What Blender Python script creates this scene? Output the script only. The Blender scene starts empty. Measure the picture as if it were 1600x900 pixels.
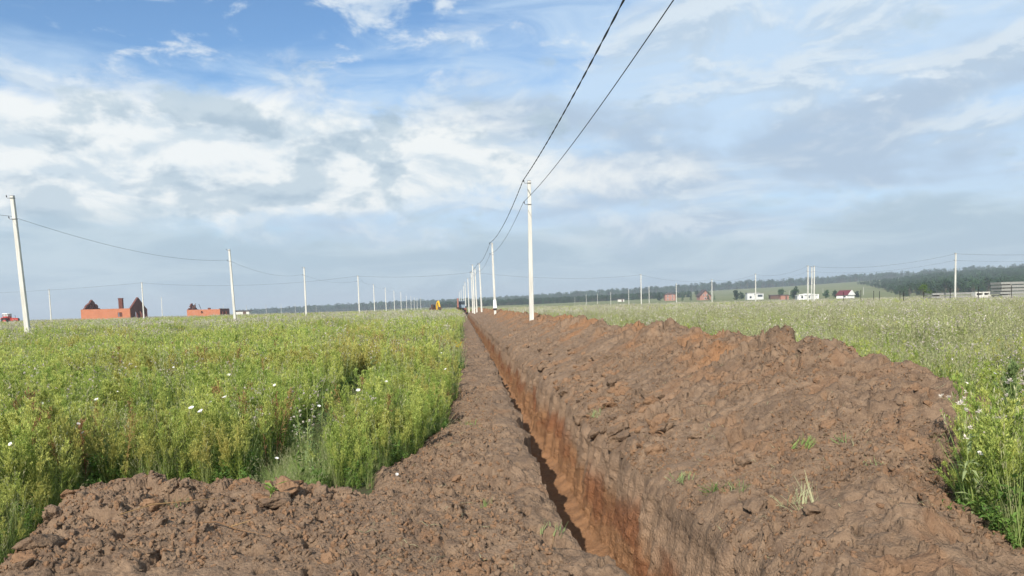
import bpy, math, random
import numpy as np
from mathutils import Vector, Matrix

R = math.radians
scene = bpy.context.scene
col = scene.collection
rng = np.random.default_rng(7)
random.seed(7)

# ------------------------------------------------------------------ camera, sky, sun, exposure
CAM_H = 1.65
YAW, PITCH, ROLL, F = R(3.85), R(4.165), R(1.5), 1155.0
cam = bpy.data.cameras.new('camera')
camo = bpy.data.objects.new('camera', cam)
col.objects.link(camo)
cam.sensor_width = 36.0
cam.lens = F / 1600 * 36
cam.shift_y = 110 / 1600
cam.clip_start = 0.05
cam.clip_end = 30000
camo.matrix_world = (Matrix.Translation((0, 0, CAM_H)) @ Matrix.Rotation(-YAW, 4, 'Z')
                     @ Matrix.Rotation(R(90) - PITCH, 4, 'X') @ Matrix.Rotation(-ROLL, 4, 'Z'))
scene.camera = camo

SUN_EL, SUN_AZ = R(36), R(23)          # light travels towards +Y turned 23 degrees to +X
sun = bpy.data.lights.new('sun', 'SUN')
sun.energy = 5.0
sun.angle = R(0.53)
sun.color = (1.0, 0.93, 0.82)
suno = bpy.data.objects.new('sun', sun)
col.objects.link(suno)
sdir = Vector((math.sin(SUN_AZ) * math.cos(SUN_EL), math.cos(SUN_AZ) * math.cos(SUN_EL), -math.sin(SUN_EL)))
suno.rotation_euler = sdir.to_track_quat('-Z', 'Y').to_euler()

world = bpy.data.worlds.new('World')
scene.world = world
world.use_nodes = True
world.cycles.sampling_method = 'MANUAL'
world.cycles.sample_map_resolution = 512
scene.view_settings.view_transform = 'Standard'
scene.view_settings.look = 'None'
scene.view_settings.gamma = 1.0
scene.view_settings.exposure = 0.5
scene.view_settings.use_curve_mapping = False


class NT:
    """small helper for building node trees"""
    def __init__(self, tree):
        self.t = tree
        self.n = tree.nodes
        self.l = tree.links

    def put(self, sock, v):
        if hasattr(v, 'is_output') or isinstance(v, bpy.types.NodeSocket):
            self.l.new(v, sock)
        elif v is not None:
            sock.default_value = v

    def node(self, kind, **kw):
        n = self.n.new(kind)
        for k, v in kw.items():
            setattr(n, k, v)
        return n

    def math(self, op, a, b=None, c=None, clamp=False):
        n = self.node('ShaderNodeMath', operation=op, use_clamp=clamp)
        self.put(n.inputs[0], a)
        if b is not None: self.put(n.inputs[1], b)
        if c is not None: self.put(n.inputs[2], c)
        return n.outputs[0]

    def mix(self, f, a, b, blend='MIX'):
        n = self.node('ShaderNodeMix', data_type='RGBA', blend_type=blend)
        self.put(n.inputs[0], f)
        self.put(n.inputs[6], a if not isinstance(a, tuple) else (*a, 1)[:4])
        self.put(n.inputs[7], b if not isinstance(b, tuple) else (*b, 1)[:4])
        return n.outputs[2]

    def noise(self, vec, scale, detail=4, rough=0.55, dist=0.0, w=None):
        n = self.node('ShaderNodeTexNoise')
        if w is not None:                      # shifts a 2D field to another part of the noise
            a = self.node('ShaderNodeVectorMath', operation='ADD')
            self.put(a.inputs[0], vec)
            a.inputs[1].default_value = (w * 13.7, w * 5.1, 0)
            vec = a.outputs[0]
            n.noise_dimensions = '2D'
        if vec is not None: self.put(n.inputs['Vector'], vec)
        n.inputs['Scale'].default_value = scale
        n.inputs['Detail'].default_value = detail
        n.inputs['Roughness'].default_value = rough
        n.inputs['Distortion'].default_value = dist
        return n.outputs[0]

    def ramp(self, v, lo, hi, a=0.0, b=1.0, smooth=True):
        n = self.node('ShaderNodeMapRange', interpolation_type='SMOOTHSTEP' if smooth else 'LINEAR')
        self.put(n.inputs[0], v)
        for i, x in zip((1, 2, 3, 4), (lo, hi, a, b)):
            n.inputs[i].default_value = x
        return n.outputs[0]

    def comb(self, x, y, z):
        n = self.node('ShaderNodeCombineXYZ')
        self.put(n.inputs[0], x); self.put(n.inputs[1], y); self.put(n.inputs[2], z)
        return n.outputs[0]


def build_sky():
    t = NT(world.node_tree)
    t.n.clear()
    out = t.node('ShaderNodeOutputWorld')
    bg = t.node('ShaderNodeBackground')
    t.l.new(bg.outputs[0], out.inputs[0])
    sky = t.node('ShaderNodeTexSky', sky_type='NISHITA', sun_disc=False)
    sky.sun_elevation = SUN_EL
    sky.sun_rotation = math.atan2(-sdir.x, -sdir.y)
    sky.altitude = 150
    sky.air_density, sky.dust_density, sky.ozone_density = 1.0, 0.6, 2.0
    tc = t.node('ShaderNodeTexCoord')
    sx = t.node('ShaderNodeSeparateXYZ')
    t.l.new(tc.outputs['Generated'], sx.inputs[0])
    x, y, z = sx.outputs
    az = t.math('ARCTAN2', x, y)                                     # 0 along the trench, + to the right
    el = t.math('ARCSINE', z)
    elc = t.math('MAXIMUM', el, 0.0)
    den = t.math('ADD', elc, 0.16)
    plane = t.comb(t.math('DIVIDE', x, den), t.math('DIVIDE', y, den), 0.0)     # a cloud deck seen in perspective
    sph = t.comb(t.math('MULTIPLY', az, 1.0), t.math('MULTIPLY', el, 2.2), 0.0)

    def blob(a, e, ra, re, soft=1.0):
        """soft patch of sky centred at azimuth a, elevation e (degrees)"""
        da = t.math('DIVIDE', t.math('SUBTRACT', az, R(a)), R(ra))
        de = t.math('DIVIDE', t.math('SUBTRACT', el, R(e)), R(re))
        d2 = t.math('ADD', t.math('MULTIPLY', da, da), t.math('MULTIPLY', de, de))
        return t.math('EXPONENT', t.math('MULTIPLY', d2, -soft))

    def add(*v):
        r = v[0]
        for q in v[1:]:
            r = t.math('ADD', r, q)
        return r

    def mul(a, b): return t.math('MULTIPLY', a, b)

    n_big = t.noise(plane, 0.9, 5, 0.55, 0.3, 1.3)
    n_mid = t.noise(sph, 7.0, 7, 0.58, 0.25, 4.1)
    n_puff = t.noise(sph, 11.0, 8, 0.6, 0.2, 9.7)
    n_wisp = t.noise(t.comb(mul(az, 1.0), mul(el, 4.5), 0.0), 5.0, 6, 0.6, 0.6, 2.2)
    n_soft = t.noise(t.comb(mul(az, 1.0), mul(el, 3.2), 0.0), 3.2, 4, 0.5, 0.3, 6.4)
    n_dark = t.noise(t.comb(mul(az, 1.0), mul(el, 2.0), 0.0), 9.0, 7, 0.56, 0.15, 12.9)

    hs = t.node('ShaderNodeHueSaturation')
    hs.inputs['Saturation'].default_value = 1.18
    t.l.new(mul_col(t, sky.outputs[0], SKY_STRENGTH), hs.inputs['Color'])
    blue = hs.outputs[0]
    up1 = t.noise(t.comb(mul(az, 1.0), mul(t.math('ADD', el, 0.016), 2.2), 0.0), 7.0, 7, 0.58, 0.25, 4.1)
    lit = t.ramp(t.math('SUBTRACT', n_mid, up1), -0.17, 0.06)          # 1 on the upper side of a billow
    up2 = t.noise(t.comb(mul(az, 1.0), mul(t.math('ADD', el, 0.010), 2.2), 0.0), 11.0, 8, 0.6, 0.2, 9.7)
    lit2 = t.ramp(t.math('SUBTRACT', n_puff, up2), -0.10, 0.12)
    # thin veil of high cloud: everywhere but for the clear blue window
    clear = add(mul(blob(-22, 21.6, 24, 5.6), 1.2), mul(blob(-38, 12.5, 6, 2.2), 0.6), mul(blob(-6, 24, 9, 3), 0.4))
    veil = t.ramp(add(mul(n_big, 0.5), mul(n_wisp, 0.7), mul(clear, -0.62), t.ramp(az, R(-12), R(12), 0.0, 0.14)), 0.16, 0.74)
    veil = mul(veil, t.ramp(el, R(60), R(24), 0.75, 0.92))
    c = t.mix(veil, blue, (0.42, 0.54, 0.67))
    # soft lilac grey streaks
    streak = t.ramp(add(n_soft, mul(t.math('SUBTRACT', n_mid, 0.5), 0.45), mul(blob(25, 9.0, 26, 2.6), 0.22), mul(blob(7, 14, 8, 1.8), 0.30), mul(clear, -0.5)), 0.52, 0.80)
    c = t.mix(mul(streak, 0.80), c, (0.31, 0.39, 0.49))
    # broken layer of thin billows all over
    alto_v = t.comb(mul(az, 1.0), mul(el, 2.7), 0.0)
    n_alto = t.noise(alto_v, 6.0, 8, 0.6, 0.35, 15.3)
    n_alto2 = t.noise(t.comb(mul(az, 1.0), mul(t.math('ADD', el, 0.012), 2.7), 0.0), 6.0, 8, 0.6, 0.35, 15.3)
    alit = t.ramp(t.math('SUBTRACT', n_alto, n_alto2), -0.07, 0.08)
    alto = mul(t.ramp(add(n_alto, mul(clear, -0.25)), 0.42, 0.66), 0.72)
    c = t.mix(alto, c, t.mix(alit, (0.36, 0.445, 0.535), (0.54, 0.595, 0.635)))
    # bright bank of cumulus low on the left, thinning out to the right
    bankf = add(mul(blob(-24, 11.0, 17, 4.2), 0.68), mul(blob(-4, 11.0, 13, 3.4), 0.58), mul(blob(14, 9.5, 14, 2.6), 0.24), mul(blob(30, 12.6, 9, 1.6), 0.16), mul(blob(-28, 7.6, 14, 2.2), 0.35))
    white = t.ramp(add(mul(n_mid, 0.9), bankf), 0.66, 0.98)
    c = t.mix(mul(white, 0.95), c, t.mix(lit, (0.46, 0.535, 0.59), (0.67, 0.69, 0.685)))
    # small white puffs in the blue
    puff = t.ramp(add(mul(n_puff, 1.0), mul(blob(-22, 20.3, 2.6, 2.8), 0.19), mul(blob(-17.5, 18.7, 2.0, 2.2), 0.17), mul(blob(-11.5, 22, 3, 1.6), 0.20), mul(blob(-4, 20.5, 5.5, 3.2), 0.19), mul(blob(-30, 18.5, 3, 0.9), 0.12), mul(blob(31, 14.2, 6, 1.2), 0.14)), 0.60, 0.80)
    c = t.mix(mul(mul(puff, 0.82), t.ramp(el, R(9), R(14))), c, t.mix(lit2, (0.42, 0.51, 0.61), (0.58, 0.63, 0.67)))
    # blue-grey undersides inside the bank
    band = add(mul(blob(-20, 13.6, 11, 1.5), 0.24), mul(blob(-17, 8.0, 12, 2.0), 0.24), mul(blob(-7, 12.2, 6, 1.6), 0.18), mul(blob(-7, 8.6, 6, 1.6), 0.18), mul(blob(-33, 8.2, 6, 1.2), 0.22), mul(blob(8, 13.5, 8, 1.6), 0.2))
    dark = t.ramp(add(mul(n_dark, 1.0), band), 0.625, 0.77)
    c = t.mix(mul(mul(dark, 0.82), t.ramp(el, R(20), R(16))), c, t.mix(lit, (0.285, 0.375, 0.46), (0.37, 0.46, 0.53)))
    # even grey deck towards the horizon
    low = t.ramp(add(el, mul(t.math('SUBTRACT', n_mid, 0.5), R(7)), mul(t.math('SUBTRACT', n_soft, 0.5), R(5))), R(7.4), R(4.0))
    deck = t.mix(t.ramp(n_wisp, 0.38, 0.66), (0.315, 0.41, 0.485), (0.405, 0.495, 0.55))
    c = t.mix(mul(low, 0.93), c, deck)
    t.l.new(c, bg.inputs[0])
    bg.inputs[1].default_value = 1.0


def mul_col(t, c, k):
    n = t.node('ShaderNodeVectorMath', operation='SCALE')
    t.l.new(c, n.inputs[0])
    n.inputs[3].default_value = k
    return n.outputs[0]


SKY_STRENGTH = 0.112
build_sky()

# ------------------------------------------------------------------ helpers
def tag(o, label=None, cat=None, group=None, kind=None):
    if label: o['label'] = label
    if cat: o['category'] = cat
    if group: o['group'] = group
    if kind: o['kind'] = kind
    return o


def empty(name, loc=(0, 0, 0), rz=0.0, parent=None):
    o = bpy.data.objects.new(name, None)
    col.objects.link(o)
    o.location = loc
    o.rotation_euler = (0, 0, rz)
    o.parent = parent
    return o


def copy_tree(o, parent=None):
    c = o.copy()
    col.objects.link(c)
    c.parent = parent
    for ch in o.children:
        copy_tree(ch, c)
    return c


def link_mesh(name, me, mat=None, parent=None, loc=None):
    o = bpy.data.objects.new(name, me)
    col.objects.link(o)
    if mat is not None and not me.materials:
        for m in (mat if isinstance(mat, (list, tuple)) else [mat]):
            me.materials.append(m)
    o.parent = parent
    if loc is not None: o.location = loc
    return o


class MB:
    """collects simple shapes and links them as one mesh object"""
    def __init__(self):
        self.v, self.f, self.m = [], [], []

    def add(self, vs, fs, m=0):
        b = len(self.v)
        self.v += [tuple(p) for p in vs]
        self.f += [tuple(i + b for i in f) for f in fs]
        self.m += [m] * len(fs)
        return self

    def box(self, c, s, rz=0.0, m=0, taper=1.0, ry=0.0, rx=0.0):
        M = Matrix.Rotation(rz, 3, 'Z') @ Matrix.Rotation(ry, 3, 'Y') @ Matrix.Rotation(rx, 3, 'X')
        vs = []
        for k in (-1, 1):
            q = taper if k > 0 else 1.0
            for i, j in ((-1, -1), (1, -1), (1, 1), (-1, 1)):
                vs.append(Vector(c) + M @ Vector((i * s[0] / 2 * q, j * s[1] / 2 * q, k * s[2] / 2)))
        return self.add(vs, [(3, 2, 1, 0), (4, 5, 6, 7), (0, 1, 5, 4), (1, 2, 6, 5), (2, 3, 7, 6), (3, 0, 4, 7)], m)

    def tube(self, pts, r, n=6, m=0, cap=True):
        pts = [Vector(p) for p in pts]
        rs = r if isinstance(r, (list, tuple)) else [r] * len(pts)
        vs, fs = [], []
        for i, p in enumerate(pts):
            d = (pts[min(i + 1, len(pts) - 1)] - pts[max(i - 1, 0)]).normalized()
            a = d.cross(Vector((0, 0, 1)) if abs(d.z) < 0.9 else Vector((1, 0, 0))).normalized()
            b = d.cross(a)
            for k in range(n):
                t = 2 * math.pi * k / n
                vs.append(p + (a * math.cos(t) + b * math.sin(t)) * rs[i])
        for i in range(len(pts) - 1):
            for k in range(n):
                k2 = (k + 1) % n
                fs.append((i * n + k, i * n + k2, (i + 1) * n + k2, (i + 1) * n + k))
        if cap:
            fs.append(tuple(range(n - 1, -1, -1)))
            fs.append(tuple((len(pts) - 1) * n + k for k in range(n)))
        return self.add(vs, fs, m)

    def prism(self, poly, y0, y1, axis='y', m=0):
        """poly: (a, z) outline extruded along an axis"""
        n = len(poly)
        mk = (lambda a, z, t: (a, t, z)) if axis == 'y' else (lambda a, z, t: (t, a, z))
        vs = [mk(a, z, y0) for a, z in poly] + [mk(a, z, y1) for a, z in poly]
        fs = [tuple(range(n)), tuple(range(2 * n - 1, n - 1, -1))]
        fs += [(i, i + n, (i + 1) % n + n, (i + 1) % n) for i in range(n)]
        return self.add(vs, fs, m)

    def mesh(self, name, mats=None, smooth=False):
        me = bpy.data.meshes.new(name)
        me.from_pydata(self.v, [], self.f)
        if mats is not None:
            for q in (mats if isinstance(mats, (list, tuple)) else [mats]): me.materials.append(q)
        me.polygons.foreach_set('material_index', self.m)
        import bmesh
        bm = bmesh.new(); bm.from_mesh(me)
        bmesh.ops.recalc_face_normals(bm, faces=bm.faces)
        bm.to_mesh(me); bm.free()
        if smooth: me.polygons.foreach_set('use_smooth', [True] * len(me.polygons))
        return me

    def build(self, name, mats, parent=None, loc=None, smooth=False):
        return link_mesh(name, self.mesh(name, mats, smooth), None, parent, loc)


def spot(px, d):
    """ground position seen at picture column px, at depth d"""
    l = (px - 800) / F * d
    return (l * math.cos(YAW) + d * math.sin(YAW), d * math.cos(YAW) - l * math.sin(YAW))


# ---- noise in numpy
def _hash(ix, iy, iz, seed):
    h = (ix.astype(np.int64) * 374761393 + iy.astype(np.int64) * 668265263 + iz.astype(np.int64) * 2147483647 + seed * 1274126177) & 0xffffffff
    h = ((h ^ (h >> 13)) * 1274126177) & 0xffffffff
    h = ((h ^ (h >> 16)) * 2246822519) & 0xffffffff
    h = h ^ (h >> 15)
    return (h & 0xffffff) / float(0xffffff)


def vnoise(x, y, z=None, seed=0):
    if z is None: z = np.zeros_like(x)
    fx, fy, fz = np.floor(x), np.floor(y), np.floor(z)
    ux, uy, uz = x - fx, y - fy, z - fz
    sx, sy, sz = [u * u * u * (u * (u * 6 - 15) + 10) for u in (ux, uy, uz)]
    r = 0
    flat = not np.any(z)
    for dz in ((0,) if flat else (0, 1)):
        wz = 1.0 if flat else (sz if dz else 1 - sz)
        for dy in (0, 1):
            wy = sy if dy else 1 - sy
            for dx in (0, 1):
                wx = sx if dx else 1 - sx
                r = r + wx * wy * wz * _hash(fx + dx, fy + dy, fz + dz, seed)
    return r * 2 - 1


def fbm(x, y, z=None, octs=4, gain=0.5, lac=2.03, seed=0):
    r, a, tot = 0, 1.0, 0.0
    for o in range(octs):
        r = r + a * vnoise(x, y, z, seed + o * 17)
        tot += a
        a *= gain
        x = x * lac + 3.1; y = y * lac + 7.7
        if z is not None: z = z * lac + 1.3
    return r / tot


def clods(x, y, cell, prob, seed, flat=0.8):
    """domes of soil lying in a surface: height of the largest one over each point"""
    wx = x + cell * 0.30 * fbm(x / cell * 2.3, y / cell * 2.3, None, 3, gain=0.55, seed=seed + 5)
    wy = y + cell * 0.30 * fbm(x / cell * 2.3, y / cell * 2.3, None, 3, gain=0.55, seed=seed + 6)
    X, Y = wx / cell, wy / cell
    fx, fy = np.floor(X), np.floor(Y)
    best = np.zeros_like(X)
    for dx in (-1, 0, 1):
        for dy in (-1, 0, 1):
            cx, cy = fx + dx, fy + dy
            zz = np.zeros_like(cx)
            on = _hash(cx, cy, zz, seed) < prob
            jx, jy = _hash(cx, cy, zz + 1, seed), _hash(cx, cy, zz + 2, seed)
            rr = 0.22 + 0.42 * _hash(cx, cy, zz + 3, seed)
            d2 = ((X - cx - jx) ** 2 + (Y - cy - jy) ** 2) / rr ** 2
            h = np.sqrt(np.maximum(0, 1 - d2)) * rr * on
            best = np.maximum(best, h)
    return best * cell * flat


def cracks(x, y, cell, seed):
    wx = x + cell * 0.3 * fbm(x / cell * 1.7, y / cell * 1.7, None, 2, seed=seed + 5)
    wy = y + cell * 0.3 * fbm(x / cell * 1.7, y / cell * 1.7, None, 2, seed=seed + 6)
    X, Y = wx / cell, wy / cell
    fx, fy = np.floor(X), np.floor(Y)
    f1 = np.full_like(X, 9.0); f2 = f1.copy()
    for dx in (-1, 0, 1):
        for dy in (-1, 0, 1):
            cx, cy = fx + dx, fy + dy
            zz = np.zeros_like(cx)
            d = np.hypot(X - cx - _hash(cx, cy, zz + 1, seed), Y - cy - _hash(cx, cy, zz + 2, seed))
            f2 = np.minimum(f2, np.maximum(d, f1))
            f1 = np.minimum(f1, d)
    return f2 - f1


def facets(x, y, cell, seed, tilt=0.6, step=0.25):
    """broken ground: every cell a small tilted face, with sharp breaks between them"""
    wx = x + cell * 0.22 * fbm(x / cell * 1.9, y / cell * 1.9, None, 3, seed=seed + 5)
    wy = y + cell * 0.22 * fbm(x / cell * 1.9, y / cell * 1.9, None, 3, seed=seed + 6)
    X, Y = wx / cell, wy / cell
    fx, fy = np.floor(X), np.floor(Y)
    best = np.full_like(X, 9.0)
    out = np.zeros_like(X)
    for dx in (-1, 0, 1):
        for dy in (-1, 0, 1):
            cx, cy = fx + dx, fy + dy
            zz = np.zeros_like(cx)
            ax, ay = X - cx - _hash(cx, cy, zz + 1, seed), Y - cy - _hash(cx, cy, zz + 2, seed)
            d = np.hypot(ax, ay)
            h = (ax * (_hash(cx, cy, zz + 3, seed) - 0.5) + ay * (_hash(cx, cy, zz + 4, seed) - 0.5)) * 2 * tilt + (_hash(cx, cy, zz + 5, seed) - 0.5) * 2 * step
            k = d < best
            out = np.where(k, h, out)
            best = np.where(k, d, best)
    return out * cell


def sstep(a, b, v):
    t = np.clip((v - a) / (b - a), 0, 1)
    return t * t * (3 - 2 * t)


# ------------------------------------------------------------------ materials
def new_mat(name):
    m = bpy.data.materials.new(name)
    m.use_nodes = True
    t = NT(m.node_tree)
    b = t.n['Principled BSDF']
    b.inputs['Specular IOR Level'].default_value = 0.25
    b.inputs['Roughness'].default_value = 0.9
    return m, t, b


def simple(name, c, rough=0.7, var=0.15, scale=6.0, spec=0.3, metal=0.0, bump=0.0):
    m, t, b = new_mat(name)
    tc = t.node('ShaderNodeTexCoord')
    n = t.noise(tc.outputs['Object'], scale, 5, 0.6)
    lo = tuple(q * (1 - var) for q in c)
    hi = tuple(min(1, q * (1 + var)) for q in c)
    t.l.new(t.mix(t.ramp(n, 0.3, 0.7), lo, hi), b.inputs['Base Color'])
    b.inputs['Roughness'].default_value = rough
    b.inputs['Specular IOR Level'].default_value = spec
    b.inputs['Metallic'].default_value = metal
    if bump:
        bn = t.node('ShaderNodeBump')
        bn.inputs['Distance'].default_value = bump
        t.l.new(n, bn.inputs['Height'])
        t.l.new(bn.outputs[0], b.inputs['Normal'])
    return m


def soil_material():
    m, t, b = new_mat('soil')
    at = t.node('ShaderNodeAttribute', attribute_name='soil')
    sp = t.node('ShaderNodeSeparateColor')
    t.l.new(at.outputs['Color'], sp.inputs[0])
    clay, pale, red = sp.outputs
    geo = t.node('ShaderNodeNewGeometry')
    P = geo.outputs['Position']
    n1 = t.noise(P, 1.7, 5, 0.6)
    n2 = t.noise(P, 9, 6, 0.65)
    n3 = t.noise(P, 55, 4, 0.7)
    n4 = t.noise(P, 150, 3, 0.7)
    base = t.mix(t.ramp(n1, 0.3, 0.7), (0.172, 0.116, 0.077), (0.236, 0.162, 0.108))
    base = t.mix(t.ramp(n2, 0.35, 0.75), base, (0.110, 0.074, 0.053))
    base = t.mix(t.math('MULTIPLY', t.ramp(n3, 0.52, 0.75), 0.6), base, (0.29, 0.205, 0.14))
    base = t.mix(t.math('MULTIPLY', t.ramp(n4, 0.60, 0.78), 0.6), base, (0.40, 0.30, 0.21))
    base = t.mix(t.math('MULTIPLY', t.ramp(n4, 0.40, 0.24), 0.5), base, (0.085, 0.055, 0.038))
    cl = t.mix(t.ramp(n2, 0.3, 0.7), (0.275, 0.142, 0.068), (0.212, 0.114, 0.061))
    cl = t.mix(t.math('MULTIPLY', t.ramp(n3, 0.5, 0.8), 0.5), cl, (0.34, 0.185, 0.10))
    f = t.math('ADD', clay, t.math('MULTIPLY', t.math('SUBTRACT', n2, 0.5), t.math('MULTIPLY', clay, 1.6)))
    c = t.mix(t.math('MULTIPLY', t.ramp(f, 0.05, 1.05, 0, 1, False), 0.9), base, cl)
    c = t.mix(t.math('MULTIPLY', pale, t.ramp(n2, 0.2, 0.6, 0.4, 1.0)), c, (0.265, 0.180, 0.120))
    c = t.mix(t.math('MULTIPLY', red, 0.85), c, (0.16, 0.062, 0.030))
    t.l.new(c, b.inputs['Base Color'])
    b.inputs['Roughness'].default_value = 0.96
    b.inputs['Specular IOR Level'].default_value = 0.12
    vor = t.node('ShaderNodeTexVoronoi', feature='F1')
    vor.inputs['Scale'].default_value = 48
    t.l.new(P, vor.inputs['Vector'])
    h = t.math('ADD', t.math('MULTIPLY', n2, 0.40), t.math('MULTIPLY', n3, 0.50))
    h = t.math('ADD', h, t.math('MULTIPLY', n4, 0.22))
    h = t.math('SUBTRACT', h, t.math('MULTIPLY', vor.outputs['Distance'], 0.35))
    bn = t.node('ShaderNodeBump')
    bn.inputs['Strength'].default_value = 0.65
    bn.inputs['Distance'].default_value = 0.05
    t.l.new(h, bn.inputs['Height'])
    t.l.new(bn.outputs[0], b.inputs['Normal'])
    return m


def leaf_material(name, c, var=0.25, trans=0.35, tint=None, patch=None):
    """thin foliage; colour varies from plant to plant and, with patch, over the field"""
    m, t, b = new_mat(name)
    oi = t.node('ShaderNodeObjectInfo')
    geo = t.node('ShaderNodeNewGeometry')
    rnd = oi.outputs['Random']
    tint = tint or tuple(q * 0.7 for q in c)
    f = t.math('ADD', t.math('MULTIPLY', rnd, 0.7), t.math('MULTIPLY', t.noise(geo.outputs['Position'], 3.0, 3, 0.6), 0.5))
    cc = t.mix(t.ramp(f, 0.25, 0.95), tuple(q * (1 + var) for q in c), tint)
    if patch:
        n = t.noise(geo.outputs['Position'], 0.45, 3, 0.6)
        cc = t.mix(t.ramp(n, 0.5, 0.68), cc, patch)
    t.l.new(cc, b.inputs['Base Color'])
    b.inputs['Roughness'].default_value = 0.65
    b.inputs['Specular IOR Level'].default_value = 0.25
    tr = t.node('ShaderNodeBsdfTranslucent')
    t.l.new(cc, tr.inputs['Color'])
    ms = t.node('ShaderNodeMixShader')
    ms.inputs[0].default_value = trans
    t.l.new(b.outputs[0], ms.inputs[1])
    t.l.new(tr.outputs[0], ms.inputs[2])
    t.l.new(ms.outputs[0], t.n['Material Output'].inputs[0])
    return m


def meadow_ground():
    m, t, b = new_mat('meadow_ground')
    geo = t.node('ShaderNodeNewGeometry')
    P = geo.outputs['Position']
    n1 = t.noise(P, 0.02, 5, 0.6)
    n2 = t.noise(P, 0.35, 5, 0.65)
    c = t.mix(t.ramp(n1, 0.35, 0.65), (0.105, 0.130, 0.040), (0.150, 0.155, 0.062))
    c = t.mix(t.ramp(n2, 0.45, 0.75), c, (0.17, 0.145, 0.085))
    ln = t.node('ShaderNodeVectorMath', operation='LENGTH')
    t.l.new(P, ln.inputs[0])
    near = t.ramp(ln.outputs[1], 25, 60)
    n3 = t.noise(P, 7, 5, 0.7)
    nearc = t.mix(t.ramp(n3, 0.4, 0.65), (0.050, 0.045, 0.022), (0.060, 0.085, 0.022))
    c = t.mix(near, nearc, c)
    t.l.new(c, b.inputs['Base Color'])
    bn = t.node('ShaderNodeBump')
    bn.inputs['Distance'].default_value = 0.05
    t.l.new(n3, bn.inputs['Height'])
    t.l.new(bn.outputs[0], b.inputs['Normal'])
    return m


def concrete(name, c=(0.56, 0.55, 0.51), var=0.22):
    m, t, b = new_mat(name)
    tc = t.node('ShaderNodeTexCoord')
    mp = t.node('ShaderNodeMapping')
    mp.inputs['Scale'].default_value = (6, 6, 0.5)
    t.l.new(tc.outputs['Object'], mp.inputs[0])
    n = t.noise(mp.outputs[0], 1.0, 5, 0.65)
    n2 = t.noise(tc.outputs['Object'], 22, 4, 0.7)
    cc = t.mix(t.ramp(n, 0.3, 0.7), tuple(q * (1 - var) for q in c), tuple(q * (1 + var * 0.5) for q in c))
    cc = t.mix(t.math('MULTIPLY', t.ramp(n2, 0.6, 0.8), 0.35), cc, tuple(q * 0.6 for q in c))
    t.l.new(cc, b.inputs['Base Color'])
    b.inputs['Roughness'].default_value = 0.85
    return m


def brick_material(name, c1, c2, mortar=(0.32, 0.25, 0.20), scale=4.0):
    m, t, b = new_mat(name)
    tc = t.node('ShaderNodeTexCoord')
    sx = t.node('ShaderNodeSeparateXYZ')
    t.l.new(tc.outputs['Object'], sx.inputs[0])
    v = t.comb(t.math('ADD', sx.outputs[0], sx.outputs[1]), sx.outputs[2], 0.0)
    br = t.node('ShaderNodeTexBrick')
    t.l.new(v, br.inputs['Vector'])
    br.inputs['Scale'].default_value = scale
    br.inputs['Color1'].default_value = (*c1, 1)
    br.inputs['Color2'].default_value = (*c2, 1)
    br.inputs['Mortar'].default_value = (*mortar, 1)
    br.inputs['Mortar Size'].default_value = 0.012
    n = t.noise(tc.outputs['Object'], 0.8, 4, 0.6)
    cc = t.mix(t.ramp(n, 0.3, 0.75, 0.0, 0.35), br.outputs['Color'], tuple(q * 0.6 for q in c1))
    t.l.new(cc, b.inputs['Base Color'])
    return m


def glass_mat():
    m, t, b = new_mat('dark_glass')
    b.inputs['Base Color'].default_value = (0.03, 0.04, 0.05, 1)
    b.inputs['Roughness'].default_value = 0.08
    b.inputs['Specular IOR Level'].default_value = 0.6
    return m


M_SOIL = soil_material()
M_GROUND = meadow_ground()
M_CONC = concrete('pale_concrete')
M_CONC2 = concrete('grey_concrete', (0.25, 0.25, 0.24))
M_STEEL = simple('dull_steel', (0.22, 0.22, 0.23), 0.5, metal=0.6)
M_WIRE = simple('black_cable', (0.028, 0.028, 0.030), 0.6)
M_WHITE = simple('white_paint', (0.78, 0.78, 0.76), 0.5, 0.06)
M_BLACK = simple('black_rubber', (0.02, 0.02, 0.02), 0.8)
M_BRICK = brick_material('orange_brick', (0.46, 0.165, 0.085), (0.40, 0.14, 0.07))
M_BRICKP = brick_material('pink_brick', (0.36, 0.17, 0.13), (0.32, 0.14, 0.10))
M_BRICKD = brick_material('dark_brick', (0.15, 0.048, 0.036), (0.12, 0.042, 0.034), (0.12, 0.09, 0.08))  # darker brown-red brick tone for the gable walls and chimneys
M_LIGHT = simple('pale_render', (0.50, 0.51, 0.51), 0.7, 0.12)
M_RED = simple('red_paint', (0.36, 0.035, 0.025), 0.45, spec=0.4)
M_ORANGE = simple('orange_paint', (0.20, 0.065, 0.040), 0.5, spec=0.4)
M_YELLOW = simple('yellow_paint', (0.72, 0.42, 0.03), 0.45, spec=0.4)
M_DARKBROWN = simple('rusty_dark_metal', (0.10, 0.055, 0.04), 0.7)
M_BLUEGREY = simple('blue_grey_paint', (0.20, 0.26, 0.32), 0.4, spec=0.4)
M_GLASS = glass_mat()
M_CHAR = simple('weathered_timber', (0.10, 0.075, 0.06), 0.9, 0.4)
M_TIMBER = simple('grey_timber', (0.26, 0.23, 0.19), 0.85, 0.3)
M_ROOFRED = simple('dark_red_roof', (0.11, 0.018, 0.024), 0.6)
M_ROOFDARK = simple('dark_roof', (0.07, 0.045, 0.04), 0.7)
M_BARK = simple('bark', (0.10, 0.08, 0.06), 0.9, 0.4)

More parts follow.
